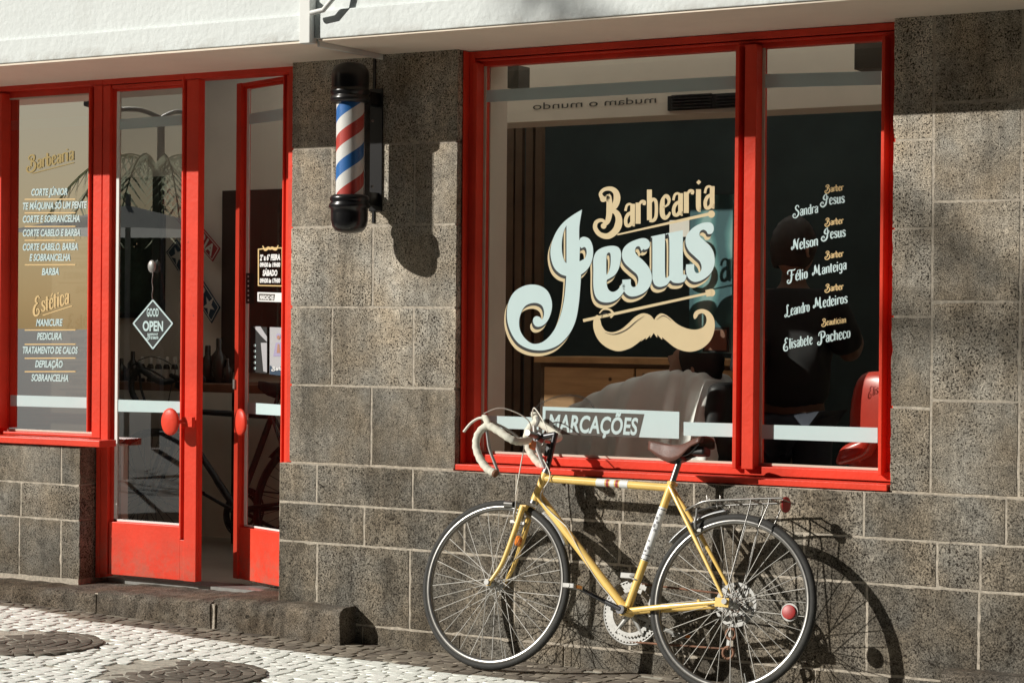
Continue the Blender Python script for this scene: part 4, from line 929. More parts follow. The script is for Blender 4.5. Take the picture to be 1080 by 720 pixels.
# barber chairs
def barber_chair(base, face, mat, label, scale=1.0):
    b0 = Vector(base); f = Vector((math.cos(face), math.sin(face), 0)); s_ = Vector((-f.y, f.x, 0))
    rt = empty('barber_chair', b0, label, 'chair')
    def bxx(name, c, hx, hy, hz, mat, bev=.03, tilt=0):
        mb = MB(); az = (Vector((0, 0, 1)) * math.cos(tilt) - f * math.sin(tilt)); ax = f * math.cos(tilt) + Vector((0, 0, 1)) * math.sin(tilt)
        mb.obox(b0 + f * c[0] + s_ * c[1] + Vector((0, 0, c[2])), ax, s_, az, hx, hy, hz); o = mb.build(name, mat, rt, bevel=bev); o.modifiers[0].segments = 4
        for p in o.data.polygons: p.use_smooth = True
        return o
    mb = MB(); mb.lathe(b0, (0, 0, 1), [(.30, 0), (.30, .02), (.12, .06), (.055, .07), (.055, .36), (.1, .38)], 32); mb.build('pedestal', M['chrome'], rt)
    bxx('seat', (0, 0, .44), .25, .25, .07, mat, .04)
    bxx('backrest', (-.26, 0, .72), .05, .24, .27, mat, .045, .18)
    bxx('headrest', (-.36, 0, 1.1), .045, .13, .08, mat, .035, .18)
    bxx('footrest', (.46, 0, .12), .1, .18, .02, M['chrome'], .01)
    return rt
barber_chair((hip.x + .33, YC, .16), math.pi, M['dark'], 'black barber chair under the caped customer')
# the red chair near the right pane
rc = at(906, 455, .36)
rt = empty('barber_chair', (rc.x + .15, .45, .16), 'glossy red leather barber chair in the lower right corner of the narrow pane', 'chair')
mb = MB()
pf = [(.0, .0, .06), (.02, .12, .085), (.03, .25, .10), (.035, .36, .105), (.03, .46, .09), (.01, .53, .06)]
def cushion(mb, base, wv, up_, th, w0, h0, n=14, m=14):
    base = Vector(base); wv = Vector(wv).normalized(); up_ = Vector(up_).normalized(); nv = wv.cross(up_); vs = []
    ex = lambda a, p: math.copysign(abs(a) ** p, a)
    for i in range(m + 1):
        th_ = math.pi * i / m
        for j in range(2 * n):
            ph = math.pi * j / n
            a, b2, c = ex(math.sin(th_), .55) * ex(math.cos(ph), .6), ex(math.sin(th_), .55) * ex(math.sin(ph), .8), ex(math.cos(th_), .6)
            vs.append(base + wv * a * w0 + nv * b2 * th + up_ * c * h0)
    k = 2 * n
    mb.add(vs, [(i * k + j, i * k + (j + 1) % k, (i + 1) * k + (j + 1) % k, (i + 1) * k + j) for i in range(m) for j in range(k)], .5, True)
cb1 = at(913, 455, .36)
cushion(mb, cb1 + Vector((.03, .06, -.05)), (.96, -.22, 0), (.02, 0, 1), .05, .13, .29); mb.build('backrest', M['redleather'], rt)
mb = MB(); sc_ = at(899, 474, .3); cushion(mb, sc_ + Vector((.02, .0, -.005)), (.95, -.1, .3), (.3, 0, .8), .07, .08, .048); mb.build('armrest', M['redleather'], rt)
mb = MB(); cushion(mb, (rc.x + .2, .62, .52), (1, 0, 0), (0, 0, 1), .2, .2, .07); mb.build('seat', M['redleather'], rt)
mb = MB(); mb.lathe((rc.x + .2, .66, .16), (0, 0, 1), [(.28, 0), (.28, .02), (.1, .05), (.05, .07), (.05, .36)], 28); mb.build('pedestal', M['chrome'], rt)
# clear plastic chair at left of cape
pc = at(574, 462, .38)
rt = empty('clear_chair', (pc.x, .4, .16), 'translucent plastic shell chair behind the start of the booking plate', 'chair')
mb = MB(); n = 20; vs = []
for i in range(n + 1):
    a = -1.25 + 2.5 * i / n
    for j in range(13):
        t = j / 12; h_ = (.46 * (1 - .12 * abs(a) ** 2)) * t
        vs.append((pc.x + (.145 + .03 * t) * math.sin(a) - .0, .44 + .14 * math.cos(a) * .8 + .06 * t, .62 + h_))
mb.add(vs, [(i * 13 + j, (i + 1) * 13 + j, (i + 1) * 13 + j + 1, i * 13 + j + 1) for i in range(n) for j in range(12)], .5, True); mb.build('shell', M['clear_plastic'], rt)
mb = MB(); mb.tube([(vs[i * 13 + 12][0], vs[i * 13 + 12][1], vs[i * 13 + 12][2]) for i in range(n + 1)], .005, 8); mb.build('rim', M['clear_plastic'], rt)
for dx in (-.13, .13):
    for dy in (-.1, .12): mb = MB(); mb.tube([(pc.x + dx * .8, .52 + dy * .8, .62), (pc.x + dx, .52 + dy, .16)], .01, 8); mb.build('leg', M['chrome'], rt)
# standing barber behind the narrow pane
YBk = 1.2
hb_ = at(838, 262, YBk); hb_.z -= .0
bar = empty('person', (hb_.x, YBk, .16), 'standing barber with brown hair in a black shirt, behind the names on the narrow pane', 'person')
hm, hh = person_head(hb_, (.25, .9, -.12), (0, 0, 1), None, None, bar, 1.1, 'long')
ne = hb_ + Vector((0, -.01, -.15)); ch = ne + Vector((.0, 0, -.17)); wa = ch + Vector((0, .0, -.28)); hp = wa + Vector((0, 0, -.16))
V_ = [hp, wa, ch, ne, hb_ + Vector((0, 0, -.03))]; E_ = [(0, 1), (1, 2), (2, 3), (3, 4)]; Rd = [(.16, .12), (.14, .11), (.17, .12), .055, .06]
for sg in (-1, 1):
    i0 = len(V_); V_ += [hp + Vector((.09 * sg, 0, -.04)), hp + Vector((.11 * sg, 0, -.36)), hp + Vector((.12 * sg, .02, -.68)), hp + Vector((.12 * sg, .14, -.72))]; E_ += [(0, i0), (i0, i0 + 1), (i0 + 1, i0 + 2), (i0 + 2, i0 + 3)]; Rd += [.09, .06, .042, .038]
    i1 = len(V_); V_ += [ch + Vector((.19 * sg, 0, .08)), ch + Vector((.25 * sg, .05, -.16)), ch + Vector((.20 * sg, .27, -.1)), ch + Vector((.16 * sg, .34, -.06))]; E_ += [(2, i1), (i1, i1 + 1), (i1 + 1, i1 + 2), (i1 + 2, i1 + 3)]; Rd += [.06, .046, .034, .03]
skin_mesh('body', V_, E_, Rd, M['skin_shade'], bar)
sv = [V_[0] + Vector((0, 0, .02)), wa, ch, ch + Vector((0, 0, .1))]
V2 = sv + [ch + Vector((.19, 0, .08)), ch + Vector((.25, .05, -.16)), ch + Vector((-.19, 0, .08)), ch + Vector((-.25, .05, -.16))]
skin_mesh('shirt', V2, [(0, 1), (1, 2), (2, 3), (2, 4), (4, 5), (2, 6), (6, 7)], [(.185, .15), (.18, .15), (.21, .16), (.15, .13), .10, .085, .10, .085], M['clothblack'], bar)
V3 = [hp + Vector((0, 0, .03))]; E3 = []; R3 = [(.17, .13)]
for sg in (-1, 1): i0 = len(V3); V3 += [hp + Vector((.09 * sg, 0, -.04)), hp + Vector((.11 * sg, 0, -.36)), hp + Vector((.12 * sg, .02, -.66))]; E3 += [(0, i0), (i0, i0 + 1), (i0 + 1, i0 + 2)]; R3 += [.11, .08, .062]
skin_mesh('trousers', V3, E3, R3, M['jeans'], bar)
hdo = hm.build('head', M['skin'], bar); hh.build('hair', M['hairbrown'], hdo)
# counter with bottles behind the left door
YCt = 1.35
ct0, ct1 = at(118, 402, YCt), at(246, 402, YCt)
rt = empty('counter', ((ct0.x + ct1.x) / 2, YCt, .16), 'brown topped dark counter running behind the red doors', 'counter')
mb = MB(); mb.box(-8.6, -6.1, YCt, YCt + .5, ct0.z - .045, ct0.z); mb.build('top', M['wood_top'], rt, bevel=.004)
for x in (-8.4, -7.3, -6.2): mb = MB(); mb.box(x - .03, x + .03, YCt + .4, YCt + .46, .16, ct0.z - .05); mb.build('leg', M['dark'], rt)
k = 0
names_b = ['white capped dark bottle first in the row under the open sign', 'white capped dark bottle second in the row under the open sign', 'white capped dark bottle third in the row under the open sign', 'white capped dark bottle fourth in the row under the open sign', 'white capped dark bottle last in the row under the open sign']
for k, u in enumerate((149.5, 158.5, 167, 175.5, 184)):
    p = at(u, 398, YCt + .06); rt = empty('bottle', (p.x, p.y, ct0.z), names_b[k], 'bottle', 'bottles on the counter behind the door')
    mb = MB(); mb.lathe((p.x, p.y, ct0.z), (0, 0, 1), [(.017, 0), (.019, .01), (.019, .085), (.012, .1)], 16); mb.build('body', M['bottle'], rt)
    mb = MB(); mb.lathe((p.x, p.y, ct0.z + .1), (0, 0, 1), [(.012, 0), (.012, .035), (.009, .04)], 14); mb.build('cap', M['lightsign'], rt)
    mb = MB(); mb.lathe((p.x, p.y, ct0.z + .022), (0, 0, 1), [(.0195, 0), (.0195, .05)], 16, cap=False); mb.build('label', M['lightsign'], rt)
for k, (u, w_, h_) in enumerate(((128, .03, .12), (137, .024, .09), (140, .03, .16), (219, .04, .2), (231, .045, .24), (240, .03, .13))):
    p = at(u, 398, YCt + .2); mb = MB(); mb.lathe((p.x, p.y, ct0.z), (0, 0, 1), [(w_ * .9, 0), (w_, .02), (w_, h_ * .6), (w_ * .4, h_ * .75), (w_ * .4, h_), (w_ * .3, h_ + .005)], 20)
    lab = ['squat black jar at the left end of the counter', 'short dark jar beside the leftmost jar on the counter', 'tall dark flask left of the row of white capped bottles', 'dark bottle seen through the gap between the doors, leftmost', 'tallest dark bottle seen in the gap between the doors', 'small dark bottle against the edge of the ajar door'][k]
    thing_mesh(mb, 'jar' if k < 2 else 'bottle', M['bottle'], lab, 'jar' if k < 2 else 'bottle')
# framed dark picture and diagonal signs on the back wall
mb = MB(); at_box(mb, 98, 186, 172, 335, YB - .03, .028); pf_ = thing_mesh(mb, 'picture', M['dark'], 'large dark green framed picture on the cream wall seen through the left door glass', 'picture')
mb = MB(); at_box(mb, 102, 191, 168, 330, YB - .038, .006); mg = paint('green_print', (.035, .06, .045), .5, var=.6, scale=7); mb.build('print', mg, pf_)
mb = MB(); at_box(mb, 233, 199, 304, 392, YB - .03, .028); thing_mesh(mb, 'picture', paint('brown_door', (.055, .032, .024), .5), 'dark brown panel on the cream wall behind the ajar door', 'picture')
def diag(name, pts, mat, txt, h, label, y):
    mb = MB(); a, b2, c, d = [at(*p, y) for p in pts]
    vs = [a, b2, c, d] + [q + Vector((0, .006, 0)) for q in (a, b2, c, d)]; mb.add(vs, [(0, 1, 2, 3), (4, 7, 6, 5), (0, 4, 5, 1), (1, 5, 6, 2), (2, 6, 7, 3), (3, 7, 4, 0)])
    o = thing_mesh(mb, name, mat, label, 'sign')
    dc = Decal(lambda u, v, l: at(u, v, y - .004 - l)); vs, fs = text2d(txt, .03)
    A_, B_, C_, D_ = [Vector(p) for p in pts]     # A top-left, B top-right, C bottom-right, D bottom-left
    def mp(x, y_): y_ = .17 + y_ * .66; x = .05 + .9 * x; return (D_ * (1 - x) + C_ * x) * (1 - y_) + (A_ * (1 - x) + B_ * x) * y_
    dc.mb.add([dc.place(*mp(x, y_), 0) for x, y_ in vs], fs)
    dc.build('lettering', M['lightsign'], o)
    e2 = Decal(lambda u, v, l: at(u, v, y - .002 - l))
    def ip(x, y_): return tuple((D_ * (1 - x) + C_ * x) * (1 - y_) + (A_ * (1 - x) + B_ * x) * y_)
    for p, q in (((.02, .08), (.98, .08)), ((.98, .08), (.98, .92)), ((.98, .92), (.02, .92)), ((.02, .92), (.02, .08))): e2.stroke([ip(*p), ip(*q)], [.7, .7], smooth=False)
    e2.build('border', M['lightsign'], o)
diag('street_sign', [(178, 198), (232, 262), (224, 276), (171, 214)], M['crimson'], 'BARBEARIA', 8, 'slanting crimson sign reading BARBEARIA on the cream inner wall', 1.9)
diag('street_sign', [(186, 252), (232, 324), (223, 341), (175, 266)], M['navy'], '★ JESUS ★', 8, 'slanting navy sign reading JESUS with two stars on the inner wall', 1.9)

# hanging open sign
dsg = MB(); ys = .085
cpt = [(161.2, 315), (183, 341), (161.2, 369.5), (139.5, 341)]
c_ = [at(u, v, ys) for u, v in cpt]; vs = c_ + [q + Vector((0, .005, 0)) for q in c_]
sg_ = empty('hanging_sign', at(161, 276, .12), 'black diamond shaped open sign hanging from a suction cup on the door glass', 'sign')
dsg.add(vs, [(0, 1, 2, 3), (4, 7, 6, 5), (0, 4, 5, 1), (1, 5, 6, 2), (2, 6, 7, 3), (3, 7, 4, 0)]); dsg.build('board', M['ink'], sg_)
d2 = Decal(on(ys - .0015))
P4 = [(161.2, 316.5), (181.8, 341), (161.2, 367.6), (140.7, 341)]
for a, b2 in zip(P4, P4[1:] + P4[:1]): d2.stroke([a, b2], [1.5, 1.5], smooth=False)
d2.text('GOOD', 154.8, 333.5, 167.2, 333.5, 8.6, .03); d2.text('OPEN', 150.5, 348.6, 172, 348.8, 10.5, .035); d2.text('BARBERSHOP', 155.5, 353.4, 166.5, 353.4, 2.2, .03); ornate(d2, 'Jesus', 155.5, 357.6, 167, 357.2, 2.6)
d2.build('lettering', M['frost'], sg_)
mb = MB(); ell(mb, at(160.2, 281, .112), (1, 0, 0), (0, 1, 0), (0, 0, 1), .023, .012, .03); mb.build('suction_cup', M['alloy'], sg_)
mb = MB(); pts = [at(160.8 + .5 * math.sin(k * 1.3), 286 + k * 3.0, .1 - .0015 * k) for k in range(11)]; mb.tube(pts, .0022, 6); mb.build('chain', M['chrome'], sg_)
# flyers in the ajar leaf
def flyer(quad, label, kind):
    f_ = Decal(lambda u, v, l: onleaf(u, v, -.022 + l)); f_.quad(quad); o = tag(f_.build('flyer', M['paper'] if kind else M['ink']), label, 'flyer')
    (x0, y0), (x1, y1), (x2, y2), (x3, y3) = quad; w_ = x1 - x0; h_ = y3 - y0
    a = Decal(lambda u, v, l: onleaf(u, v, -.0212 + l))
    if kind:
        a.quad([(x0, y2 - h_ * .24), (x0 + w_ * .4, y2 - h_ * .16), (x1, y2 - h_ * .3), (x1, y2), (x0, y3)]); a.build('print', M['navy'], o)
        a = Decal(lambda u, v, l: onleaf(u, v, -.0204 + l)); a.disc(x0 + w_ * .5, y0 + h_ * .2, 2.4, 3.2); a.quad([(x0 + w_ * .2, y0 + h_ * .62), (x0 + w_ * .35, y0 + h_ * .33), (x0 + w_ * .7, y0 + h_ * .33), (x0 + w_ * .85, y0 + h_ * .62)]); a.build('portrait', paint('lilac_print', (.33, .3, .45), .5), o)
        a = Decal(lambda u, v, l: onleaf(u, v, -.0196 + l)); a.disc(x0 + w_ * .5, y0 + h_ * .22, 1.6, 2.2); a.quad([(x0 + w_ * .45, y0 + h_ * .36), (x0 + w_ * .55, y0 + h_ * .36), (x0 + w_ * .6, y0 + h_ * .55), (x0 + w_ * .4, y0 + h_ * .55)]); a.build('face', M['skin'], o)
        a = Decal(lambda u, v, l: onleaf(u, v, -.0196 + l)); ornate(a, 'Barber', x0 + 2.5, y2 - h_ * .13, x0 + w_ - 2, y2 - h_ * .14, 2.2); a.build('lettering', M['white_band'], o)
    else:
        a.quad([(x0 + w_ * .15, y0), (x0 + w_ * .6, y0), (x1, y0 + h_ * .22), (x1, y0 + h_ * .34), (x0 + w_ * .62, y0 + h_ * .2)]); a.quad([(x0 + w_ * .62, y0 + h_ * .36), (x1, y0 + h_ * .36), (x1, y2 - 1.5), (x0 + w_ * .78, y2 - 2.5)]); a.build('print', M['paper'], o)
        a = Decal(lambda u, v, l: onleaf(u, v, -.0204 + l))
        for k in range(5): a.disc(x0 + 4, y0 + 20 + 6 * k, 1.4, 1.6)
        a.build('icons', M['frost'], o)
flyer([(264.5, 344.2), (281.5, 344.8), (281.3, 394), (264.4, 392)], 'dark flyer with a column of small print on the ajar door glass', 0)
flyer([(284.5, 344.8), (302.7, 345.5), (302.5, 397), (284.3, 394.5)], 'white flyer with a barber portrait and a navy foot on the ajar door glass', 1)

# ------------------------------------------------------------------ barber pole
ya = -.20; pc0 = at(369.5, 107, ya); pc1 = at(369.5, 207, ya); cx = pc0.x; zt, zb = at(369.5, 106, ya).z, at(369.5, 208, ya).z
pole = empty('barber_pole', (cx, 0, zb - .15), 'wall mounted barber pole with red, white and blue stripes between black caps', 'barber pole')
mS, nt, b_ = nmat('pole_stripes'); tc = N(nt, 'ShaderNodeTexCoord'); sp = N(nt, 'ShaderNodeSeparateXYZ'); nt.links.new(tc.outputs['Object'], sp.inputs[0])
RP = .059
mb = MB(); n, m_ = 64, 80; vs = []
for i in range(m_ + 1):
    for j in range(n): an = 2 * math.pi * j / n; vs.append((cx + RP * math.cos(an), ya + RP * math.sin(an), zb + (zt - zb) * i / m_))
H_ = zt - zb; pitch_ = .232
for i in range(m_):
    for j in range(n):
        an = 2 * math.pi * (j + .5) / n; zz = zb + H_ * (i + .5) / m_
        ph = (an / (2 * math.pi) * 1.0 + (zz - zb) / pitch_ * 1.0 ) 
        mb.cur = 0
        mb.add([], [])
        f = (i * n + j, i * n + (j + 1) % n, (i + 1) * n + (j + 1) % n, (i + 1) * n + j)
        mb.f.append(list(f)); mb.t.append(.5); mb.sm.append(True)
        mb.mi.append(0)
mb.v = [tuple(v) for v in vs]
# stripe shader: helix in object space around the pole's own axis
def math_(op, a, b2=None, c=None):
    n_ = N(nt, 'ShaderNodeMath', operation=op)
    for i, s_ in enumerate((a, b2, c)):
        if s_ is None: continue
        if hasattr(s_, 'links'): nt.links.new(s_, n_.inputs[i])
        else: n_.inputs[i].default_value = s_
    return n_.outputs[0]
xx = math_('SUBTRACT', sp.outputs[0], cx); yy_ = math_('SUBTRACT', sp.outputs[1], ya)
an = math_('ARCTAN2', yy_, xx); an = math_('DIVIDE', an, 2 * math.pi)
zz = math_('DIVIDE', sp.outputs[2], .246)
ph = math_('ADD', math_('MULTIPLY', an, -1.0), zz); ph = math_('ADD', ph, 10.0 + .0); PH_OFF = ph.node
ph = math_('FRACT', ph)
rp = N(nt, 'ShaderNodeValToRGB'); rp.color_ramp.interpolation = 'CONSTANT'; el = rp.color_ramp.elements
while len(el) < 4: el.new(.5)
for i, (p, c) in enumerate(((0, (.025, .16, .48)), (.25, (.8, .79, .76)), (.5, (.55, .06, .045)), (.75, (.8, .79, .76)))): el[i].position = p; el[i].color = (*c, 1)
ph = math_('FRACT', math_('ADD', ph, .53)); nt.links.new(ph, rp.inputs[0]); nt.links.new(rp.outputs[0], b_.inputs['Base Color']); b_.inputs['Roughness'].default_value = .5
mb.build('striped_cylinder', mS, pole)
mb = MB(); mb.lathe((cx, ya, zb), (0, 0, 1), [(.064, 0), (.064, H_)], 48, cap=False); mb.build('glass_tube', M['glass_pole'], pole)
mb = MB(); mb.lathe((cx, ya, zt), (0, 0, 1), [(.064, -.012), (.079, -.008), (.084, .0), (.084, .012), (.077, .018), (.077, .022), (.085, .03), (.085, .042), (.077, .048), (.079, .055), (.081, .10), (.078, .125), (.066, .145), (.04, .158), (.012, .162), (.001, .162)], 48); mb.build('top_cap', M['black'], pole)
mb = MB(); mb.lathe((cx, ya, zb), (0, 0, 1), [(.064, .01), (.078, .006), (.084, -.002), (.084, -.014), (.078, -.02), (.088, -.03), (.089, -.044), (.08, -.05), (.079, -.07), (.079, -.10), (.073, -.125), (.06, -.142), (.04, -.150), (.012, -.153), (.001, -.153)], 48); mb.build('bottom_cap', M['black'], pole)
mb = MB(); mb.box(cx - .026, cx + .026, ya + .07, ya + .115, zb - .04, zt + .05); mb.build('back_channel', M['steel_dark'], pole, bevel=.004)
mb = MB()
for z_ in (zb + .0, zt + .02): mb.box(cx - .02, cx + .02, ya + .115, -.004, z_ - .03, z_ + .03)
mb.box(cx - .035, cx + .035, -.008, -.001, zb - .05, zt + .07); mb.build('wall_bracket', M['black'], pole, bevel=.003)
mb = MB()
for z_ in (zb + .05, zt - .08): ell(mb, (cx + .047, ya + .1, z_), (1, 0, 0), (0, 1, 0), (0, 0, 1), .006, .006, .006, 10, 6)
mb.build('bolt', M['chrome'], pole)

# ------------------------------------------------------------------ the yellow bicycle
LEAN = R(13)
G0 = Vector((-4.7, -.345, .006)); BN = Vector((0, -math.cos(LEAN), math.sin(LEAN)))      # plane normal towards the street (and slightly up)
BU = Vector((0, math.sin(LEAN), math.cos(LEAN))); BX = Vector((1, 0, 0))                # up in plane / backwards
def bk(u, v, off=0): return plane_at(u, v, G0 + BN * off, BN)
bike = empty('bicycle', (-4.7, -.295, .0), 'yellow racing bicycle with cream drop bars leaning on the wall under the window', 'bicycle')
WR = .343
KW = WR / .3375
def hubpt(u): p = bk(u, 620); s_ = (WR - (p - G0).dot(BU)); return p + BU * s_
FH, RH = hubpt(522.0), hubpt(773.5)
def wheel(c, rear):
    mb = MB()       # rim with a box section
    mb.lathe(c, BN, [(r_ * KW, h_) for r_, h_ in [(.300, -.011), (.308, -.0125), (.3165, -.0125), (.3165, -.010), (.312, -.008), (.312, .008), (.3165, .010), (.3165, .0125), (.308, .0125), (.300, .011), (.297, .006), (.297, -.006), (.300, -.011)]], 96, cap=False)
    w_ = mb.build('wheel', M['chrome'], bike)
    mb = MB(); mb.torus(c, BN, .3235 * KW, .0145, 96, 12, ry=.0145); mb.build('tyre', M['rubber'], w_)
    mb = MB()
    hl = .052; mb.lathe(c, BN, [(.006, -.07), (.006, -.05), (.012, -.048), (.02, -hl * .72), (.02, -hl * .62), (.011, -hl * .5), (.011, hl * .5), (.02, hl * .62), (.02, hl * .72), (.012, .048), (.006, .05), (.006, .07)], 24)
    mb.lathe(c + BN * .062, BN, [(.011, 0), (.011, .012)], 12); mb.build('hub', M['alloy'], w_)
    a0 = BX; b0 = BU
    first = None
    for k in range(36):
        side = 1 if k % 2 == 0 else -1; q = k // 2
        dirn = 1 if q % 2 == 0 else -1
        ar = 2 * math.pi * (k + .5) / 36; ah = ar + dirn * 1.22
        p0 = c + (a0 * math.cos(ah) + b0 * math.sin(ah)) * .019 + BN * side * .034; p1 = c + (a0 * math.cos(ar) + b0 * math.sin(ar)) * .2985 * KW + BN * side * .001
        s_ = MB(); s_.tube([p0, p1], .0016, 5, cap=False); s_.build('spoke', M['spoke'], w_)
    vs_ = MB(); p0 = c + a0 * .02 + b0 * .297; vs_.tube([c + (a0 * .3 - b0 * .95) * .298 * KW, c + (a0 * .3 - b0 * .95) * .265 * KW], .0025, 6); vs_.build('valve', M['alloy'], w_)
    return w_
wf = wheel(FH, False); wrr = wheel(RH, True)
# reflector in the rear spokes, protector disc and freewheel
mb = MB(); rp_ = bk(832, 645, .006); mb.lathe(rp_, BN, [(.027, -.004), (.027, .002), (.0245, .0035), (.001, .0036)], 28); rf = mb.build('reflector', M['redrefl'], wrr)
mb = MB(); mb.lathe(rp_ - BN * .005, BN, [(.034, -.003), (.034, .0)], 24); mb.build('reflector_holder', M['alloy'], rf)
mb = MB(); cD = RH - BN * .036; n = 48; rO, rI = .085, .03; vs = []
for k in range(n): a = 2 * math.pi * k / n; d = BX * math.cos(a) + BU * math.sin(a); vs += [cD + d * rI, cD + d * (.064 - (.016 if k % 4 < 2 else 0)), cD + d * (.066 + (.008 if k % 4 < 2 else 0)), cD + d * rO]
fs = []
for k in range(n):
    k2 = (k + 1) % n; fs.append((k * 4, k2 * 4, k2 * 4 + 1, k * 4 + 1)); fs.append((k * 4 + 2, k2 * 4 + 2, k2 * 4 + 3, k * 4 + 3))
    if k % 4 >= 2 : fs.append((k * 4 + 1, k2 * 4 + 1, k2 * 4 + 2, k * 4 + 2))
mb.add(vs, fs); mb.build('spoke_guard', M['alloy'], wrr)
mb = MB()
for k in range(5): mb.lathe(RH - BN * (.040 + .005 * k), BN, [(.052 - .006 * k, -.001), (.052 - .006 * k, .001)], 40)
mb.build('freewheel', M['rust'], wrr)
# frame -------------------------------------------------------------
HT, HBm = bk(576.5, 497), bk(563.5, 529)
SC = bk(708, 511); BB = bk(661, 644)
hx = (HT - HBm).normalized()
frm = MB()
frm.tube([HBm - hx * .004, HT], .0185, 16)
frm.tube([HT - hx * .03 + BX * .008, SC + Vector((0, 0, -.012))], .0152, 16)
frm.tube([HBm + hx * .03 + BX * .006, BB], .0172, 16)
frm.tube([BB, SC], .0158, 16)
frm.lathe(BB, BN, [(.021, -.036), (.021, .036)], 24)
stb = []
for sg in (-1, 1):
    D_ = RH + BN * .063 * sg
    frm.tube([SC + BN * .012 * sg + Vector((0, 0, -.012)), SC + (D_ - SC) * .35 + BN * .016 * sg, D_ + (SC - D_) * .04], [.0082, .0085, .006], 10)
    frm.tube([BB + BN * .018 * sg + BX * .01, BB + (D_ - BB) * .35 + BN * .018 * sg, D_ + (BB - D_) * .05], [.011, .0105, .007], 10, flat=.8)
    frm.obox(D_ - BX * .012 - BU * .004, BX, BU, BN, .028, .017, .003)
frm.tube([RH + BX * -.12 + BN * .045 + BU * -.004, RH + BX * -.12 - BN * .045 + BU * -.004], .006, 8)
frame = frm.build('frame', M['yellow'], bike)
# headset rings at both ends of the head tube
lg = MB(); lg.tube([HT - hx * .008, HT + hx * .006], .0195, 16); lg.tube([HBm - hx * .008, HBm + hx * .006], .0195, 16); lg.build('headset', M['chrome'], frame)
# white bands on seat tube and top tube
bd_ = MB(); dd = (SC - BB); bd_.tube([BB + dd * .40, BB + dd * .82], .0164, 16, cap=False); sb_ = bd_.build('seat_tube_band', M['white_band'], frame)
tt0 = HT - hx * .03 + BX * .008; tt = SC + Vector((0, 0, -.012)) - tt0
for a, b2, mm in ((.42, .49, M['white_band']), (.50, .52, M['crimson']), (.53, .565, M['white_band']), (.575, .595, M['crimson']), (.605, .67, M['white_band'])):
    q = MB(); q.tube([tt0 + tt * a, tt0 + tt * b2], .0158, 16, cap=False); q.build('top_tube_band', mm, frame)
# brand lettering hint on seat tube: dark marks along the tube
lt = MB()
for k, (a, hgt) in enumerate(((.47, .012), (.50, .02), (.55, .010), (.64, .016), (.67, .024), (.70, .014), (.73, .02), (.76, .012))):
    c = BB + dd * a + BN * .0166; du = dd.normalized(); sd = du.cross(BN)
    lt.obox(c + sd * (.004 if k % 2 else -.003), du, sd, BN, hgt * .3, .004, .0006)
for a in (.405, .44, .80): lt.tube([BB + dd * a, BB + dd * (a + .006)], .0167, 16, cap=False)
lt.build('lettering', M['steel_dark'], sb_)
# fork
fk = MB(); crown = bk(556, 535)
fk.obox(crown - hx * .005, BX, BN, hx, .014, .038, .011)
for sg in (-1, 1):
    p = [crown + BN * .034 * sg, bk(548.5, 560) + BN * .040 * sg, bk(541, 582) + BN * .044 * sg, bk(534.5, 598) + BN * .047 * sg, FH + BN * .052 * sg + BU * .012 + BX * .010, FH + BN * .053 * sg]
    fk.tube(spline(p, 4), [.0125 - .0062 * i / 20 for i in range(21)], 12)
    fk.obox(FH + BN * .053 * sg, BX, BU, BN, .010, .012, .003)
fork = fk.build('fork', M['yellow'], bike)
# stem
S0 = HT; S1 = bk(586, 456); C0 = bk(569, 461)
sm = MB(); sm.tube([S0, S0 + (S1 - S0) * .9, S1], [.0115, .0115, .013], 14); sm.tube([S1 - (S1 - S0).normalized() * .008, C0], [.0125, .0125], 14); sm.lathe(C0, BN, [(.019, -.022), (.019, .022)], 18)
stem = sm.build('stem', M['steel_dark'], bike)
lp = MB(); q = S0 + (S1 - S0) * .55 - BX * .014; lp.obox(q, BX, (S1 - S0).normalized(), BN, .01, .026, .011); lp.build('bell_clamp', M['black'], stem, bevel=.003)
rfm = MB(); q = C0 - BX * .028 - BU * .032; rfm.obox(q, BX, BU, BN, .006, .018, .022); rfm.build('reflector', M['orange'], stem, bevel=.004)
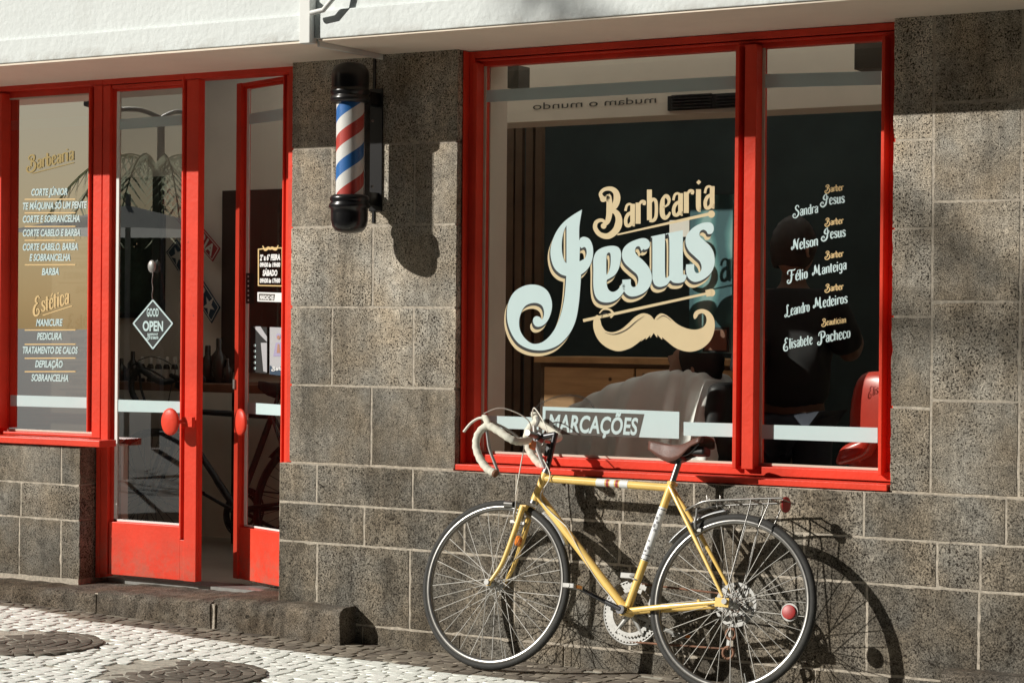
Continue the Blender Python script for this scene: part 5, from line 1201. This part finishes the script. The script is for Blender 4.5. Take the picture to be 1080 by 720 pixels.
# drop bars: near half traced on a plane further out, far half mirrored
HWb = .195
BW = Vector((0, -1, 0))
def fu(f, u, w, sg): return C0 - BX * f + BU * (u - .012 * min(1, w / .15)) + BW * w * sg
def barpath(sg):
    return [C0, fu(0, 0, .10, sg), fu(.004, .002, .165, sg), fu(.03, .016, .192, sg), fu(.085, .045, .196, sg), fu(.135, .062, .198, sg), fu(.170, .03, .2, sg), fu(.174, -.018, .202, sg), fu(.150, -.066, .204, sg), fu(.108, -.108, .206, sg), fu(.07, -.126, .207, sg)]
hb = MB(); hb.tube([C0 - BN * .1, C0 + BN * .1], .0125, 14); bars = hb.build('handlebar', M['chrome'], bike)
for sg in (-1, 1):
    P_ = spline(barpath(sg), 6); tp = MB()
    n_ = len(P_); st_i = 5
    pts = P_[st_i:]; rad = [.0158 + .0011 * (i % 3 - 1) for i in range(len(pts))]
    tp.tube(pts, rad, 14); tape = tp.build('bar_tape', M['tape'], bars)
    ep = MB(); ep.tube([pts[-1], pts[-1] + (pts[-1] - pts[-2]).normalized() * .01], .0165, 12); ep.build('end_plug', M['rust'], tape)
    # hood and levers
    base = fu(.128, .062, .198, sg)
    hd_ = MB(); hd_.tube(spline([base, base - BX * .010 + BU * .018, base - BX * .022 + BU * .032, base - BX * .034 + BU * .034], 4), [.016] * 5 + [.015] * 4 + [.012] * 4, 12, flat=.8); lv = hd_.build('brake_lever', M['tape'], bars)
    l1 = MB(); 
    l1.tube(spline([base - BX * .02 + BU * .01, fu(.135, .03, .19, sg), fu(.118, -.03, .187, sg), fu(.085, -.09, .185, sg), fu(.058, -.135, .185, sg)], 5), .0055, 10, flat=1.6); l1.build('lever_blade', M['alloy'], lv)
    l2 = MB(); q = base + BU * .022 - BX * .01
    if sg > 0: l2.tube(spline([q + BX * .0, q - BX * .035 + BU * .010, q - BX * .075 - BU * .012, q - BX * .105 - BU * .05], 5), .0055, 8); l2.build('hood_grip', M['cable'], lv)
    l3 = MB(); q = base + BU * .02 - BN * .012 * sg
    l3.tube(spline([q, q + BX * .03 - BN * .05 * sg - BU * .012, q + BX * .065 - BN * .10 * sg - BU * .035, q + BX * .075 - BN * .13 * sg - BU * .06], 5), .005, 8, flat=1.5); l3.build('extension_lever', M['alloy'], lv)
    cbl = MB(); q = base - BX * .03 + BU * .05
    if sg > 0: path = [q, q + BX * .05 + BU * .035 - BN * .06, C0 + BN * .06 + BU * .05 - BX * .02, C0 + BN * .02 - BX * .055 - BU * .05, crown - BX * .055 + BU * .05 + BN * .01]
    else: path = [q - BU * .035, q + BX * .04 + BU * .0 + BN * .06, C0 - BN * .02 + BU * .03 + BX * .02, C0 + BX * .02 - BU * .06 + BN * .01, HT + BX * .03 - BU * .02 + BN * .02, HBm + BX * .04 + BU * .01 + BN * .02, bk(600, 556) + BN * .02]
    cbl.tube(spline(path, 8), .0026, 8); cbl.build('brake_cable', M['cable'], bars)
# brakes
def caliper(c, name, mirror=1, parent=bike):
    mb = MB()
    for sg in (-1, 1):
        mb.tube(spline([c + BU * .02 + BN * .012 * -sg, c + BU * .018 + BN * .025 * sg, c - BU * .008 + BN * .036 * sg, c - BU * .035 + BN * .024 * sg], 5), .006, 8)
        mb.obox(c - BU * .038 + BN * .019 * sg, BX, BU, BN, .022, .006, .006)
    mb.tube([c - BX * .022, c + BX * .022], .007, 10)
    mb.tube([c + BU * .015 + BN * .03, c + BU * .045 + BN * .034], .004, 8)
    return mb.build(name, M['alloy'], parent)
fb = bk(550, 541) ; caliper(fb - BX * .012, 'front_brake')
rb = bk(735, 549); caliper(rb + BX * .01, 'rear_brake')
lm = MB(); q = bk(538, 531.5, .012); lm.tube([q - BX * .022, q + BX * .016], [.016, .013], 14); lm.build('front_lamp', M['chrome'], bike)
rf2 = MB(); q = bk(546, 570, -.03); rf2.lathe(q, -BX * .5 + BN, [(.021, -.006), (.021, .004), (.014, .008)], 20); rf2.build('fork_reflector', M['orange'], fork)
# short metal guards
def guard(c, r_, a0, a1, name):
    mb = MB(); n = 20; vs = []
    for i in range(n + 1):
        a = R(a0 + (a1 - a0) * i / n); d = BX * math.cos(a) + BU * math.sin(a)
        for j in range(7): t = (j - 3) / 3; vs.append(c + d * (r_ - .010 * t * t) + BN * .021 * t)
    mb.add(vs, [(i * 7 + j, i * 7 + j + 1, (i + 1) * 7 + j + 1, (i + 1) * 7 + j) for i in range(n) for j in range(6)], .5, True)
    o = mb.build(name, M['silver'], bike); so_ = o.modifiers.new('t', 'SOLIDIFY'); so_.thickness = .0015; return o
guard(RH, .362, 143, 99, 'rear_mudguard'); guard(FH, .362, 58, 30, 'front_mudguard')
# saddle and post
PS = bk(717, 484)
sp_ = MB(); sp_.tube([SC - (PS - SC).normalized() * .02, PS + (PS - SC).normalized() * .012], .0125, 16); sp_.build('seat_post', M['chrome'], bike)
cl = MB(); cl.lathe(SC + BU * .004 + BX * .006, BN, [(.008, -.03), (.008, .03)], 10); cl.tube([SC - BU * .002, SC + BU * .012], .0175, 16); cl.build('seat_clamp', M['yellow'], bike)
nose, back = bk(684, 468), bk(748, 468)
Ls = (back - nose).length; sx = (back - nose).normalized(); sx = (sx - BN * sx.dot(BN)).normalized(); su = sx.cross(BN) * -1
if su.z < 0: su = -su
sd = MB(); n, m_ = 26, 22; vs = []
for i in range(n + 1):
    t = i / n
    wdt = .017 + .062 * max(0, (t - .28) / .72) ** 1.25 * (1 - .0 * t) ; 
    if t > .93: wdt *= math.sqrt(max(0.02, 1 - ((t - .93) / .072) ** 2 * .55))
    if t < .06: wdt *= (t / .06) ** .5 * .8 + .2
    top = .010 * math.cos(t * 2 * math.pi) * .8 + .016 * max(0, t - .6) / .4
    skirt = .020 + .044 * math.sin(min(1, t * 1.25) * math.pi) ** 1.2 * (1 - .3 * t)
    for j in range(m_ + 1):
        a = (j / m_ * 2 - 1); w1 = wdt * math.sin(a * math.pi / 2)
        zdr = -(1 - math.cos(a * math.pi / 2)) * .014 - (skirt * max(0, abs(a) - .72) / .28)
        vs.append(nose + sx * (t * Ls) + BN * w1 + su * (top + zdr + .004))
sd.add(vs, [(i * (m_ + 1) + j, i * (m_ + 1) + j + 1, (i + 1) * (m_ + 1) + j + 1, (i + 1) * (m_ + 1) + j) for i in range(n) for j in range(m_)], .5, True)
sad = sd.build('saddle', M['leather'], bike); s2_ = sad.modifiers.new('t', 'SOLIDIFY'); s2_.thickness = .004
rl = MB()
for sg in (-1, 1):
    rl.tube(spline([nose + sx * .02 - su * .012, nose + sx * .07 - su * .045 + BN * .012 * sg, PS + BN * .022 * sg + BU * .01, nose + sx * (Ls * .72) - su * .045 + BN * .028 * sg, back - sx * .02 - su * .008 + BN * .05 * sg], 5), .0036, 8)
rl.lathe(PS + BU * .008, BN, [(.016, -.028), (.016, .028)], 14); rl.build('saddle_rail', M['steel_dark'], sad)
sb2 = MB(); q = back - sx * .035 - su * .03; sb2.obox(q, sx, BN, su, .03, .035, .016); sb2.build('saddle_loop', M['dark'], sad, bevel=.008)
# crankset on the wall side, crank arm and pedal on the street side
CC = BB - BN * .042
cr = MB()
def ring(mb, c, ro, ri, teeth, th=.002):
    n = teeth * 4; vs = []
    for k in range(n):
        a = 2 * math.pi * k / n; d = BX * math.cos(a) + BU * math.sin(a); rr_ = ro if k % 4 < 2 else ro - .0055
        for s_ in (-1, 1): vs += [c + d * rr_ + BN * th * s_, c + d * ri + BN * th * s_]
    fs = []
    for k in range(n):
        a, b2 = k * 4, ((k + 1) % n) * 4
        fs += [(a, b2, b2 + 1, a + 1), (a + 2, a + 3, b2 + 3, b2 + 2), (a, a + 2, b2 + 2, b2), (a + 1, b2 + 1, b2 + 3, a + 3)]
    mb.add(vs, fs)
ring(cr, CC - BN * .006, .120, .097, 52); ring(cr, CC + BN * .003, .099, .080, 42)
for k in range(5):
    a = 2 * math.pi * k / 5 + .3; d = BX * math.cos(a) + BU * math.sin(a); cr.tube([CC, CC + d * .104 - BN * .002], [.013, .007], 8)
cr.lathe(CC, BN, [(.022, -.012), (.022, .008)], 20)
chn = cr.build('chainring', M['alloy'], bike)
gd = MB(); gd.torus(CC - BN * .011, BN, .124, .005, 72, 6); gd.build('chain_guard_ring', M['alloy'], chn)
chm = MB()
for sg in (-1, 1): chm.tube([CC - BN * .006 + BU * .114 * sg, RH - BN * .044 + BU * (.036 * sg)] if sg > 0 else [CC - BN * .006 - BU * .114, bk(768, 684, -.045) - BU * .0], .0042, 6, flat=.5)
chm.torus(bk(768, 688, -.045), BN, .022, .006, 20, 6); chm.torus(bk(771, 668, -.045), BN, .02, .006, 20, 6); chm.build('chain', M['rust'], chn)
der = MB(); der.obox(bk(769, 672, -.05), BX, BU, BN, .008, .045, .004); der.obox(bk(770, 650, -.05), BX, BU, BN, .018, .018, .01); der.build('rear_derailleur', M['alloy'], bike, bevel=.003)
fd = MB(); q = bk(664, 607, -.03); fd.obox(q, BX, BU, BN, .035, .011, .012); fd.tube([bk(671, 606, 0), q], .008, 8); fd.torus(bk(671, 611), (SC - BB).normalized(), .0165, .004, 20, 6); fd.build('front_derailleur', M['alloy'], bike, bevel=.003)
PEDA = bk(611, 620, .075)
ck = MB(); b0_ = BB + BN * .055; ck.lathe(BB + BN * .038, BN, [(.018, 0), (.018, .022)], 18); ck.tube([b0_, b0_ + (PEDA - b0_) * .5, PEDA - BN * .01], [.0115, .009, .0085], 10, flat=.75)
crank = ck.build('crank', M['steel_dark'], bike)
opp = CC - BN * .02; pd2 = opp - (PEDA - b0_)
ck2 = MB(); ck2.tube([opp, pd2], [.0115, .009], 10, flat=.75); crank2 = ck2.build('crank', M['alloy'], bike)
def pedal(c, out, par):
    mb = MB(); c = c + out * .055
    for s_ in (-1, 1):
        mb.obox(c + BX * .024 * s_, BX, BU, BN, .002, .008, .04)
        mb.obox(c + out * .038 * s_, BX, BU, BN, .026, .008, .002)
    mb.tube([c - out * .055, c + out * .042], .0085, 10); p_ = mb.build('pedal', M['alloy'], par)
    for s_ in (-1, 1): r_ = MB(); r_.obox(c + BX * .027 * s_, BX, BU, BN, .003, .006, .02); r_.build('pedal_reflector', M['orange'], p_)
pedal(PEDA, BN, crank); pedal(pd2, -BN, crank2)
bc = MB()
bc.tube(spline([bk(600, 556) + BN * .02, bk(628, 606) + BN * .017, bk(650, 634) + BN * .02, BB + BN * .024 - BU * .02], 5), .0017, 6); bc.build('gear_cable', M['cable'], frame)
# rear rack
rkz = []
rk_ = MB()
for sg in (1, -1):
    o_ = BN * (0 if sg > 0 else -.12)
    pth = [bk(723, 538, .03) + o_ * .5, bk(734, 532, .045) + o_ * .8, bk(746, 528, .05) + o_, bk(775, 526.5, .05) + o_, bk(800, 525.5, .05) + o_, bk(825, 525, .05) + o_]
    rk_.tube(spline(pth, 5), .0042, 8)
    t = bk(792, 526, .05) + o_; rk_.tube([t, t - BU * .02, RH + BN * .066 * sg + BU * .012], .0028, 8)
    t = bk(811, 526, .05) + o_; rk_.tube([t, t - BU * .02, t - BU * .02 + (RH + BN * .066 * sg - t) * .22], .0028, 8)
for uu_ in (748, 768, 790, 812, 825): t = bk(uu_, 526.2, .05); rk_.tube([t, t - BN * .12], .0038, 8)
rk_.tube(spline([bk(750, 524) + BN * .04, bk(752, 535) + BN * .038, bk(752, 535) - BN * .038, bk(750, 524) - BN * .04], 4), .002, 6)
rk_.tube(spline([bk(764, 524) + BN * .04, bk(765, 536) + BN * .038, bk(765, 536) - BN * .038, bk(764, 524) - BN * .04], 4), .002, 6)
rack = rk_.build('rear_rack', M['chrome'], bike)
lr = MB(); q = bk(829, 532); lr.lathe(q, BX * .97 + BN * .15, [(.016, -.014), (.028, -.010), (.031, -.002)], 24); lr.build('reflector_housing', M['rust'], rack)
lr = MB(); lr.lathe(q, BX * .97 + BN * .15, [(.030, -.003), (.030, .003), (.027, .0045), (.001, .0048)], 24); lr.build('rear_reflector', M['redrefl'], rack)

# black bicycle inside the shop
ib = copy_tree(bike, None, M['dark']); ib.name = 'bicycle'
ih = at(143, 512, .85); ib.location = bike.location + Vector((ih.x - FH.x, .95 + .26, .158))
tag(ib, 'black bicycle parked inside the shop behind the red doors', 'bicycle')

# ------------------------------------------------------------------ across the street, out of view: things for reflections and added light blockers
def mir(u, v, dist, yg=YLG):
    """point seen reflected in the pane y=yg at the given distance behind the glass"""
    p = at(u, v, yg + dist); return Vector((p.x, 2 * yg - p.y, p.z))
ob = empty('opposite_light_block', (-6, -19, 0), 'unseen dark building added across the street to block skylight and darken the glass', 'building')  # added tall and dark to cut skylight and darken reflections
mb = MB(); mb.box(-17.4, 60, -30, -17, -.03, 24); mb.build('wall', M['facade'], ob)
for i in range(6):
    for j in range(2):
        mb = MB(); x = -16.6 + i * 4; mb.box(x, x + 1.4, -17.02, -16.96, 1.2 + 3.2 * j, 3.0 + 3.2 * j); mb.build('window', M['facade_win'], ob)
mb = MB(); mb.box(-110, -27.6, -18.2, -17, -.03, 22); side = empty('corner_light_block', (-60, -20, 0), 'unseen dark building added beyond the side street to block skylight', 'building'); mb.build('wall', M['facade'], side)  # added out of view to shut off more of the sky
mb = MB()
for i in range(5): mb.box(-30.5 - i * 4, -29 - i * 4, -17.02, -16.96, 1.2, 3.0)
mb.build('window', M['facade_win'], side)
lb = mir(172, 125, 14)
sl_ = empty('street_lamp', (lb.x, lb.y, 0), 'tall twin arm street lamp reflected in the left door glass', 'lamp')
mb = MB(); mb.tube([(lb.x, lb.y, -.03), (lb.x, lb.y, lb.z)], [.06, .05], 12); mb.build('post', M['alloy'], sl_)
for tgt, sg in ((mir(128, 116, 13.5), 1), (mir(200, 120, 15), -1)):
    mb = MB(); mb.tube(spline([lb, (lb + tgt) / 2 + Vector((0, 0, .05)), tgt], 4), .03, 8); mb.tube([tgt, tgt + (tgt - lb).normalized() * .5], [.09, .05], 10); mb.build('lamp_arm', M['alloy'], sl_)
pr_ = mir(172, 260, 11)
pt_ = empty('palm_tree', (pr_.x, pr_.y, 0), 'palm tree with hanging fronds reflected in the left door glass', 'palm tree')
crown_ = mir(168, 178, 11)
mb = MB(); mb.tube([(crown_.x, crown_.y, -.03), (crown_.x, crown_.y, crown_.z)], [.05, .05], 12); mb.build('trunk', M['trunk'], pt_)
fm = MB()
for k in range(13):
    a = 2 * math.pi * k / 13 + .2; L_ = 1.3
    P_ = [crown_ + Vector((math.cos(a) * L_ * t, math.sin(a) * L_ * t, .9 * t - 1.5 * t * t)) for t in [i / 14 for i in range(15)]]
    fm.tube(P_, .008, 5)
    for i in range(1, 15):
        for sg in (-1, 1):
            sd_ = Vector((-math.sin(a), math.cos(a), 0)) * sg; q = P_[i]; e_ = q + sd_ * .22 + Vector((math.cos(a) * .1, math.sin(a) * .1, -.28)); fm.add([q, q + Vector((0, 0, -.03)) + (P_[i] - P_[i - 1]) * .15, e_], [(0, 1, 2)])
fm.build('crown', M['leafgreen'], pt_)
ub = mir(138, 240, 7)
us = empty('parasol', (ub.x, ub.y, 0), 'white cafe parasol reflected in the left door glass', 'parasol')
mb = MB(); mb.tube([(ub.x, ub.y, -.03), (ub.x, ub.y, ub.z + .3)], .025, 10); mb.build('pole', M['alloy'], us)
mb = MB(); ap = (ub.x, ub.y, ub.z + .2); rim_ = [(ub.x + 1.1 * math.cos(k * math.pi / 4), ub.y + 1.1 * math.sin(k * math.pi / 4), ub.z - .05) for k in range(8)]
mb.add([ap] + rim_, [(0, k + 1, (k + 1) % 8 + 1) for k in range(8)]); mb.build('canopy', M['canvas'], us)
tgt_ = at(1225, 400); pc2 = tgt_ - SUN * 20
pt2 = empty('palm_tree', (pc2.x, pc2.y, 0), 'tall palm across the street whose fronds throw the soft shadow right of the window', 'palm tree')
mb = MB(); mb.tube([(pc2.x, pc2.y, -.03), (pc2.x, pc2.y, pc2.z)], [.2, .13], 12); mb.build('trunk', M['trunk'], pt2)
fm = MB()
for k in range(6):
    a = 2 * math.pi * k / 6; L_ = 1.3
    P_ = [pc2 + Vector((math.cos(a) * L_ * t, math.sin(a) * L_ * t, .5 * t - .2 * t * t)) for t in [i / 14 for i in range(15)]]
    fm.tube(P_, .03, 5)
    for i in range(1, 15):
        for sg in (-1, 1):
            sd_ = Vector((-math.sin(a), math.cos(a), 0)) * sg; q = P_[i]; e_ = q + sd_ * .2 + Vector((math.cos(a) * .1, math.sin(a) * .1, -.3)); fm.add([q, q + (P_[i] - P_[i - 1]) * .5, e_], [(0, 1, 2)])
fm.build('crown', M['leafgreen'], pt2)
hg = MB(); rs = random.Random(3)
def top_(x): return 2.5 + .5 * math.sin(x * .5) + .35 * math.sin(x * 1.3 + 1) + .2 * math.sin(x * 3.1)
hx0, hx1 = mir(114, 300, 25).x, mir(240, 300, 25).x; hy = mir(150, 300, 25).y
hx0, hx1 = min(hx0, hx1), max(hx0, hx1)
for i in range(40):
    x = hx0 + (hx1 - hx0) * i / 39; hg.obox((x, hy - .6, top_(x) / 2 + .25), (1, 0, 0), (0, 1, 0), (0, 0, 1), (hx1 - hx0) / 76, .4, top_(x) / 2 + .35)
for i in range(5200):
    x = rs.uniform(hx0, hx1); t = rs.random(); z = (top_(x) + 1.0) * (1 - t * t * .9) + rs.uniform(-.15, .25); y = hy + rs.uniform(-.3, .35); a = rs.uniform(0, 6.28); l = rs.uniform(.05, .10)
    d = Vector((math.cos(a), rs.uniform(-.4, .4), math.sin(a))) * l; e_ = Vector((-math.sin(a), rs.uniform(-.6, .6), math.cos(a))) * l * .45; c = Vector((x, y, z)); hg.add([c - d, c + e_, c + d, c - e_], [(0, 1, 2, 3)], rs.random())
tag(hg.build('hedge_screen', M['hedge_screen']), 'uneven dark hedge shape added across the street to keep sky out of the door glass', 'hedge_screen')  # added leafy screen that hides bright sky from the door glass
